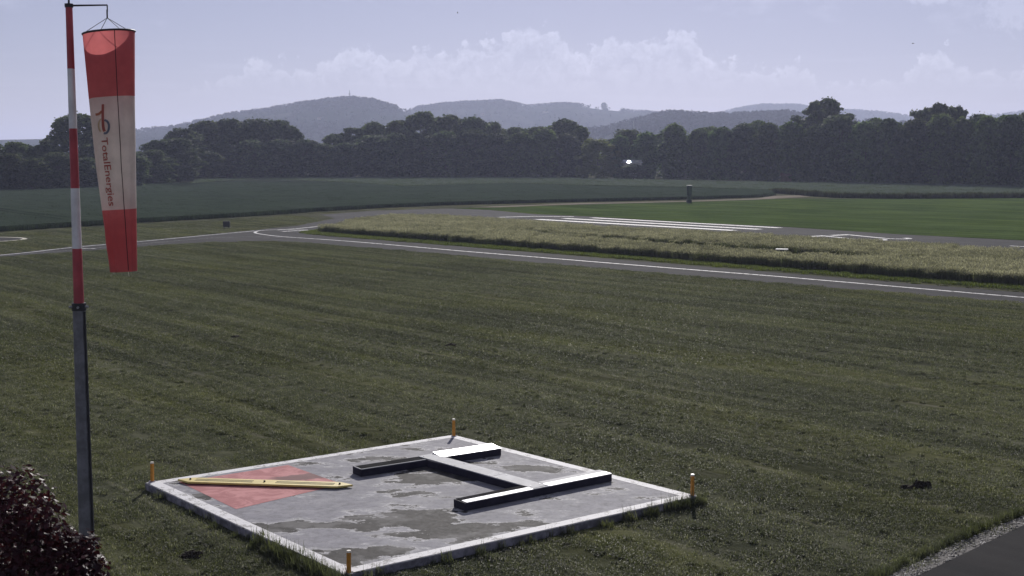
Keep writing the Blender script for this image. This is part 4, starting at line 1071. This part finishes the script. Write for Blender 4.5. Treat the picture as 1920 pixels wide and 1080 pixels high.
def stroke(name, pts_, wd, mm, off=0.006):
    bm = bmesh.new(); P_ = smooth_line(pts_, 5); vs = []
    for i, p in enumerate(P_):
        d = (P_[min(i + 1, len(P_) - 1)] - P_[max(i - 1, 0)]).normalized(); nn = Vector((-d.y, d.x)) * wd / 2
        vs.append((bm.verts.new(on_sock(p.x + nn.x, p.y + nn.y, off)), bm.verts.new(on_sock(p.x - nn.x, p.y - nn.y, off))))
    for a, b in zip(vs, vs[1:]): bm.faces.new((a[0], a[1], b[1], b[0]))
    return bm_obj(name, bm, M[mm], wsec)
stroke('emblem_stroke', [(194, 197), (194, 212), (194.5, 228), (195.5, 240), (197.5, 247)], 5.0, 'ink_red', 0.028)
stroke('emblem_stroke', [(182.5, 215), (187, 214), (192, 209.5)], 4.5, 'ink_orange', 0.027)
stroke('emblem_arc', [(197, 226), (202, 229), (205, 236), (204, 245), (200, 250.5), (196, 250)], 4.0, 'ink_blue', 0.026)
stroke('emblem_arc', [(190.5, 223), (187.5, 231), (188, 241), (190.5, 247)], 2.4, 'ink_yellow', 0.025)

# ------------------------------------------------------------------ purple shrub in the lower left corner
M['purple'] = foliage('purple leaf', (0.026, 0.007, 0.012), (0.078, 0.015, 0.022), 0.25, 3.0, 0.5, 0.25, False)
DS = 13.0
sb = W(-30, 1000, DS)
shrub = empty('purple_leaved_shrub', (sb.x, DS, 0)); props(shrub, 'large purple leaved shrub with glossy leaves in the lower left corner', 'shrub')
g_ = np.random.default_rng(71); C, Nn, S = [], [], []; lobes = []
for px, py, r_, dy in ((40, 935, 0.34, 0.1), (-30, 950, 0.42, -0.1), (75, 975, 0.26, -0.2), (10, 1010, 0.45, -0.2), (100, 1045, 0.32, 0.0), (140, 1040, 0.22, 0.15), (158, 1022, 0.16, 0.0), (172, 1065, 0.17, -0.1), (100, 1008, 0.2, 0.0), (150, 1090, 0.30, -0.2), (60, 1090, 0.42, -0.3), (110, 1160, 0.42, 0.1), (-20, 1120, 0.55, 0.0),
                        (-110, 1000, 0.5, 0.3), (-120, 1130, 0.6, 0.2), (40, 1240, 0.6, 0.0), (-90, 1300, 0.6, -0.1), (140, 1260, 0.4, 0.2), (20, 1380, 0.5, 0), (-200, 1180, 0.5, 0.2), (-60, 1080, 0.6, 0.6), (60, 1060, 0.5, 0.5)):
    c = W(px, py, DS + dy); lobes.append((c, r_))
    n = int(4200 * r_ * r_) + 100
    d = g_.normal(0, 1, (n, 3)); d /= np.linalg.norm(d, axis=1)[:, None]
    rr_ = r_ * (0.35 + 0.75 * g_.uniform(0, 1, n) ** 0.5)
    C.append(np.array(c - shrub.location) + d * rr_[:, None]); Nn.append(d + np.array([0, 0, 0.7])); S.append(g_.uniform(0.022, 0.05, n))
v = leaf_quads(np.concatenate(C), np.concatenate(Nn), np.concatenate(S), g_, 0.55)
obj('crown', quads_mesh('crown', v, [M['purple']]), shrub)
bm = bmesh.new(); tube(bm, (0, 0, -0.1), (0.05, 0.05, 1.6), 0.11, 0.08, 10); bm_obj('trunk', bm, M['trunk'], shrub)
for c, r_ in lobes[::2]:
    bm = bmesh.new(); a = Vector((0.05, 0.05, 1.5)); b = c - shrub.location; mid = a.lerp(b, 0.5) + Vector((0.05, 0, 0.1))
    tube(bm, a, mid, 0.05, 0.03, 7, False); tube(bm, mid, b, 0.03, 0.008, 7, False); bm_obj('limb', bm, M['trunk'], shrub)

# ------------------------------------------------------------------ weeds round the slab, gravel, molehills
weed = patch('weed_tuft', [(b2(46, 0.16, 0.10, 0.34, 0.016, 0.7, 81), 0), (b2(8, 0.14, 0.25, 0.5, 0.012, 0.4, 82), 0)], [M['blade']])
out_c = [p.xy + (p.xy - pc0).normalized() * 0.14 for p in PC]
g_ = np.random.default_rng(83); P = []
for i, (dens_, lo_, hi_) in enumerate(((4.5, 0, 1), (3.0, 0, 1), (5.0, 0, 1), (5.0, 0, 1))):
    a, b = out_c[i], out_c[(i + 1) % 4]; L_ = (b - a).length
    for k in range(int(L_ * dens_)):
        s = g_.uniform(lo_, hi_); wgt = 0.35
        if i == 2: wgt = 0.25 + 0.75 * (s < 0.14) + 0.25 * (0.55 < s < 0.95)
        if i == 3: wgt = 0.95 if s < 0.45 else 0.25
        if i == 0: wgt = 0.6 if 0.25 < s < 0.65 else 0.2
        if g_.uniform() < wgt: P.append(tuple(a.lerp(b, s) + Vector(g_.normal(0, 0.07, 2))))
props(scatter('weeds', with_z(np.array(P)), weed, 0.35, 0.95, 12, 0.15), 'ragged weeds growing along the edges of the concrete square', 'weeds', kind='stuff')
a, b = out_c[3], out_c[0]; P = []
for k in range(90):
    s = abs(g_.normal(0, 0.20)); P.append(tuple(a.lerp(b, min(0.5, s)) + Vector(g_.normal(0, 0.12, 2))))
a, b = out_c[2], out_c[3]
for k in range(14):
    P.append(tuple(a.lerp(b, abs(g_.normal(0, 0.06))) + Vector(g_.normal(0, 0.06, 2))))
for s_ in (0.24, 0.25, 0.33, 0.42, 0.19, 0.175): P.append(tuple(a.lerp(b, s_)))
P = np.array(P); P = P[~inside([p.xy for p in PC], P)]
props(scatter('tall_weeds', with_z(P), weed, 0.5, 1.1, 13, 0.2), 'taller weeds at the near edges of the concrete square', 'weeds', kind='stuff')
# gravel
g_ = np.random.default_rng(91); P = ground_pts(gravel_poly, 230, 92); P = P[(P[:, 1] > 20) & (P[:, 1] < 36)]
n_ = len(P); sz = g_.uniform(0.014, 0.042, n_)
th = g_.uniform(0, 6.28, (n_, 1)) + np.array([0, 2.09, 4.19]) + g_.normal(0, 0.25, (n_, 3))
ringp = np.stack([P[:, 0:1] + np.cos(th) * sz[:, None], P[:, 1:2] + np.sin(th) * sz[:, None], np.broadcast_to(0.010 + 0.25 * sz[:, None], th.shape)], 2)
tip = np.column_stack([P + g_.normal(0, 0.006, (n_, 2)), 0.012 + sz * g_.uniform(0.5, 1.0, n_)])[:, None, :]
v = np.concatenate([ringp, tip], 1).reshape(-1, 3); i0 = np.arange(n_)[:, None] * 4
f = np.concatenate([i0 + np.array([0, 1, 3]), i0 + np.array([1, 2, 3]), i0 + np.array([2, 0, 3])], 0)
def m_stone():
    m, n = mat('pale gravel'); rnd = n.n('ShaderNodeNewGeometry').outputs['Random Per Island']
    out(n, pbsdf(n, n.ramp(rnd, [(0, (0.06, 0.058, 0.055)), (0.65, (0.14, 0.135, 0.13)), (1, (0.36, 0.35, 0.34))]), 0.7, 0, 0.25)); return m
props(obj('gravel', mesh_np('gravel', v, f, [m_stone()])), 'pale loose gravel along the road edge', 'gravel', kind='stuff')
edge_t = scatter('edge_grass', with_z(along([p + Vector((-0.08, 0.1)) for p in grav_edge], 0.12, 0.05, 93)), weed, 0.35, 0.75, 14, 0.3)
props(edge_t, 'overhanging grass along the gravel edge', 'grass', kind='stuff')
M['soil'] = plain('dark soil', (0.05, 0.043, 0.034), 0.95, 0, 0.1, 0.5, 14.0)
def molehill(px, py, r_, h_, label, seed):
    g = np.random.default_rng(seed); p = G(px, py); bm = bmesh.new()
    bmesh.ops.create_icosphere(bm, subdivisions=4, radius=1.0)
    for v_ in bm.verts:
        d = v_.co.copy(); k = 1 + 0.22 * math.sin(5 * d.x + seed) * math.sin(4 * d.y + 2 * seed) + 0.16 * math.sin(9 * d.x + 7 * d.z) * math.sin(11 * d.y) + g.normal(0, 0.05)
        v_.co = Vector((d.x * r_ * k, d.y * r_ * 0.8 * k, max(-0.02, d.z * h_ * k)))
    o = bm_obj('molehill', bm, M['soil']); o.location = (p.x, p.y, 0); props(o, label, 'molehill', 'molehills in the mown grass'); return o
molehill(360, 1044, 0.20, 0.11, 'dark crumbly molehill left of the concrete square', 1)
molehill(1737, 913, 0.11, 0.14, 'molehill on the right of three near the road corner', 2)
molehill(1722, 914, 0.14, 0.15, 'middle molehill of three near the road corner', 3)
molehill(1700, 916, 0.16, 0.08, 'flattest molehill, left of three near the road corner', 4)
molehill(845, 649, 0.26, 0.10, 'small lone molehill in the middle of the mown grass', 5)
molehill(442, 632, 0.22, 0.07, 'small lone molehill right of the mast in the mown grass', 6)

# ------------------------------------------------------------------ airfield furniture
M['green_dark'] = plain('dark green enamel', (0.018, 0.035, 0.03), 0.5)
M['green_mid'] = plain('grey green post', (0.06, 0.09, 0.06), 0.6)
c = G(425, 428); k = c.y / F
e = empty('taxiway_sign', (c.x, c.y, 0)); props(e, 'small dark box sign standing in the grass near the taxiway fork', 'sign')
bm = bmesh.new(); box(bm, (0, 0, 0.2 + 5.0 * k), 12.5 * k, 0.35, 10.5 * k, 0.0, 0.02); bd = bm_obj('body', bm, M['dark'], e)
bm = bmesh.new(); box(bm, (0.05, -0.182, 0.2 + 5.0 * k), 8.5 * k, 0.012, 7.5 * k); bm_obj('panel', bm, plain('dull sign panel', (0.035, 0.035, 0.04), 0.6), bd)
for s in (-1, 1):
    bm = bmesh.new(); box(bm, (s * 4.2 * k, 0, 0.08), 0.09, 0.3, 0.24); bm_obj('leg', bm, M['dark'], e)
bm = bmesh.new(); box(bm, (0, 0, 0.025), 15 * k, 0.5, 0.05); bm_obj('base', bm, M['dark'], e)
c = G(1292, 380); k = c.y / F
e = empty('equipment_cabinet', (c.x, c.y, zt(c.y)), 0.25); props(e, 'tall dark green cabinet on a post at the field track', 'cabinet')
bm = bmesh.new(); box(bm, (0, 0, 2.5 * k), 8.5 * k, 0.7, 5.5 * k, 0, 0.03); bm_obj('base', bm, M['green_dark'], e)
bm = bmesh.new(); box(bm, (0, 0, 9 * k), 6.5 * k, 0.45, 9 * k, 0, 0.03); bm_obj('post', bm, M['green_mid'], e)
bm = bmesh.new(); box(bm, (0, 0, 22.5 * k), 8.0 * k, 0.6, 18 * k, 0, 0.04); bd = bm_obj('body', bm, M['green_dark'], e)
bm = bmesh.new(); box(bm, (0, 0, 32 * k), 9.0 * k, 0.7, 1.0 * k, 0, 0.02); bm_obj('lid', bm, M['steel'], bd)
bm = bmesh.new(); box(bm, (0, -0.32, 22.5 * k), 6.2 * k, 0.03, 15 * k, 0, 0.005); bm_obj('door', bm, M['green_mid'], bd)
k = 105.0 / F
e = empty('runway_marker', (MK.x, MK.y, 0), -0.25); props(e, 'low white topped marker block in the gap of the tall grass', 'marker')
bm = bmesh.new(); box(bm, (0, 0, 0.33), 19 * k, 0.7, 0.68, 0, 0.02); bm_obj('base', bm, M['dark'], e)
bm = bmesh.new(); box(bm, (0, 0, 0.71), 23 * k, 0.95, 0.08, 0, 0.015); bm_obj('lid', bm, plain('white marker lid', (0.55, 0.54, 0.53), 0.7), e)

# ------------------------------------------------------------------ buildings glimpsed in the wood and on the hills
M['wall'] = plain('rendered wall', (0.62, 0.58, 0.52), 0.85, 0, 0.2, 0.15, 0.8)
M['roof'] = plain('pale roof sheet', (0.66, 0.66, 0.68), 0.36, 0.8, 0.5, 0.15, 0.8)
M['brown'] = plain('brown boards', (0.13, 0.08, 0.06), 0.8, 0, 0.2, 0.3, 1.2)
M['tile'] = plain('dull tile roof', (0.16, 0.10, 0.08), 0.95, 0, 0.0, 0.2, 0.8)
M['glass'] = plain('window glass', (0.03, 0.035, 0.04), 0.1)
def house(loc, wd, dp, eave, ridge, rz, wall, label, name='house', group=None):
    e = empty(name, loc, rz); props(e, label, 'house' if name != 'shed' else 'shed', group)
    bm = bmesh.new(); box(bm, (0, 0, eave / 2 - 0.5), wd, dp, eave + 1.0)
    w_ = bm_obj('wall', bm, wall, e)
    bm = bmesh.new(); ov = 0.4
    A = [(-wd / 2 - ov, -dp / 2 - ov, eave - 0.1), (wd / 2 + ov, -dp / 2 - ov, eave - 0.1), (wd / 2 + ov, 0, ridge), (-wd / 2 - ov, 0, ridge), (-wd / 2 - ov, dp / 2 + ov, eave - 0.1), (wd / 2 + ov, dp / 2 + ov, eave - 0.1)]
    t_ = [bm.verts.new((x, y, z + 0.15)) for x, y, z in A]; b_ = [bm.verts.new((x, y, z)) for x, y, z in A]
    for q_ in ((0, 1, 2, 3), (3, 2, 5, 4)):
        bm.faces.new([t_[i] for i in q_]); bm.faces.new([b_[i] for i in q_[::-1]])
    for i, j in ((0, 1), (1, 2), (2, 5), (5, 4), (4, 3), (3, 0)): bm.faces.new((b_[i], b_[j], t_[j], t_[i]))
    bm.faces.new([b_[i] for i in (0, 3, 4)]); bm.faces.new([b_[i] for i in (1, 5, 2)])
    bmesh.ops.recalc_face_normals(bm, faces=bm.faces)
    bm_obj('roof', bm, M['roof'] if name == 'house' else M['tile'], e)
    if wd > 4:
        for x in (-wd * 0.28, wd * 0.28):
            bm = bmesh.new(); box(bm, (x, -dp / 2 - 0.01, eave * 0.55), 1.0, 0.06, 1.2); bm_obj('window', bm, M['glass'], w_)
    return e
D = dist(1187) - 9
house((W(1185, 300, D).x, D, zt(D)), 5.2, 7.0, 5.5, 6.35, 0.05, M['wall'], 'pale house glimpsed between the trees right of the willow')
D = dist(1252) + 8
house((W(1288, 300, D).x, D, zt(D)), 7.0, 6.0, 5.4, 7.2, -0.3, M['wall'], 'second pale house mostly hidden in the wood, right of the glimpsed one')
D = dist(1473) - 4
house((W(1474, 330, D).x, D, zt(D)), 2.6, 2.4, 1.9, 2.7, 0.1, M['brown'], 'small brown shed with pale roof at the foot of the wood', 'shed')
for (px, v0, at, wd, rz), lb in zip(((1022, -0.34, atB, 11, 0.5), (905, -0.42, atB, 6, 0.1), (1098, -0.62, atB, 13, 0.2), (1070, -0.52, atB, 7, -0.2), (600, -0.5, atA, 5, 0.3)),
                                    ('farmhouse with bright roof high on the central hill', 'small pale house on the left slope of the central hill', 'long pale farm building low on the central hill', 'pale cottage above the long farm building on the central hill', 'small pale house on the slope of the rounded hill')):
    p = at(px, v0); house(p, wd, 6, 2.6, 3.6, rz, M['wall'], lb, 'farmhouse')
tree(1187, 308, 44, 'round', -17, 'low bush in front of the pale house glimpsed in the wood', 'trees in the front row of the wood', 'bush')
# lattice mast behind the wood
DP = 1200.0; pb = W(1187, 330, DP)
e = empty('lattice_mast', (pb.x, DP, zt(DP))); props(e, 'thin dark lattice mast rising behind the wood', 'mast')
hp = W(1187, 226, DP).z - zt(DP)
for sx in (-1, 1):
    for sy in (-1, 1):
        bm = bmesh.new(); tube(bm, (sx * 1.6, sy * 1.6, 0), (sx * 0.35, sy * 0.35, hp), 0.22, 0.16, 6); bm_obj('leg', bm, M['steel'], e)
for k_ in range(14):
    z0_, z1_ = hp * k_ / 14, hp * (k_ + 1) / 14; r0_, r1_ = 1.6 - 1.25 * k_ / 14, 1.6 - 1.25 * (k_ + 1) / 14
    for sy in (-1, 1):
        bm = bmesh.new(); sgn = 1 if k_ % 2 else -1
        tube(bm, (-sgn * r0_, sy * r0_, z0_), (sgn * r1_, sy * r1_, z1_), 0.10, 0.10, 5); bm_obj('brace', bm, M['steel'], e)
for zf in (0.80, 0.93):
    bm = bmesh.new(); box(bm, (0, 0, hp * zf), 3.4, 0.3, 0.35); bm_obj('crossarm', bm, M['steel'], e)
p = atA(657, 0.0)
e = empty('hilltop_mast', p); props(e, 'tiny radio mast on the crest of the rounded hill', 'mast')
bm = bmesh.new(); tube(bm, (0, 0, -2), (0, 0, 20), 1.2, 0.5, 8); bm_obj('shaft', bm, M['steel'], e)
bm = bmesh.new(); tube(bm, (0, 0, 12), (0, 0, 14), 1.9, 1.9, 10); bm_obj('platform', bm, M['steel'], e)
p = atB(1132, 0.0)
e = empty('broadleaf_tree', p); e.scale = (1.35, 1.35, 0.92); props(e, 'lone round tree on the ridge of the central hill', 'tree')
obj('crown', PROTO['round'][1][0], e); obj('trunk', PROTO['round'][1][1], e)

# ------------------------------------------------------------------ birds
M['bird'] = plain('dark feathers', (0.02, 0.02, 0.022), 0.7)
def bird(px, py, D, span, lift, label, rz):
    bm = bmesh.new(); s = span / 2
    prof = [(-0.5, 0.02), (-0.32, 0.07), (0, 0.11), (0.25, 0.09), (0.36, 0.06), (0.45, 0.055), (0.52, 0.01)]
    rings = [[bm.verts.new((math.cos(a) * r_ * s, y * s, math.sin(a) * r_ * s)) for a in np.linspace(0, 2 * math.pi, 9)[:-1]] for y, r_ in prof]
    for r0_, r1_ in zip(rings, rings[1:]):
        for i in range(8): bm.faces.new((r0_[i], r0_[(i + 1) % 8], r1_[(i + 1) % 8], r1_[i]))
    bm.faces.new(rings[0]); bm.faces.new(rings[-1][::-1])
    body = bm
    e = empty('bird', W(px, py, D), rz); props(e, label, 'bird', 'birds in the sky')
    bm_obj('body', body, M['bird'], e, True)
    for sg in (-1, 1):
        bm = bmesh.new(); tp = []
        for x, y0_, y1_, z in ((0.05, 0.22, -0.14, 0.02), (0.45, 0.26, -0.12, lift * 0.6), (0.78, 0.16, -0.16, lift * 0.9), (1.0, -0.06, -0.2, lift)):
            tp.append([bm.verts.new((sg * x * s, y0_ * s, z * s)), bm.verts.new((sg * x * s, y1_ * s, z * s)), bm.verts.new((sg * x * s, y1_ * s, z * s - 0.025 * s)), bm.verts.new((sg * x * s, y0_ * s, z * s - 0.025 * s))])
        for a, b in zip(tp, tp[1:]):
            for i in range(4): bm.faces.new((a[i], a[(i + 1) % 4], b[(i + 1) % 4], b[i]))
        bm.faces.new(tp[0]); bm.faces.new(tp[-1][::-1]); bmesh.ops.recalc_face_normals(bm, faces=bm.faces)
        bm_obj('wing', bm, M['bird'], e)
    bm = bmesh.new(); box(bm, (0, -0.6 * s, 0), 0.16 * s, 0.34 * s, 0.02 * s); bm_obj('tail', bm, M['bird'], e)
bird(1712, 81.5, 75, 0.30, 0.12, 'dark bird gliding level in the right part of the sky', 1.2)
bird(858, 24.5, 90, 0.22, 0.75, 'tiny dark bird with raised wings high above the hills', 1.5)

# ------------------------------------------------------------------ haze
bm = bmesh.new(); box(bm, (0, 4450, 117.0), 19000, 10100, 246)
hz = bm_obj('haze', bm, None); props(hz, 'pale morning haze over the whole airfield and hills', 'haze', kind='stuff')
m = bpy.data.materials.new('haze'); m.use_nodes = True; m.node_tree.nodes.clear(); n = NT(m.node_tree)
pv = n.n('ShaderNodeVolumePrincipled'); pv.inputs['Color'].default_value = (0.65, 0.71, 0.97, 1); pv.inputs['Density'].default_value = 2.0e-4; pv.inputs['Anisotropy'].default_value = 0.35
o_ = n.n('ShaderNodeOutputMaterial'); n.link(pv.outputs[0], o_.inputs['Volume'])
hz.data.materials.append(m)
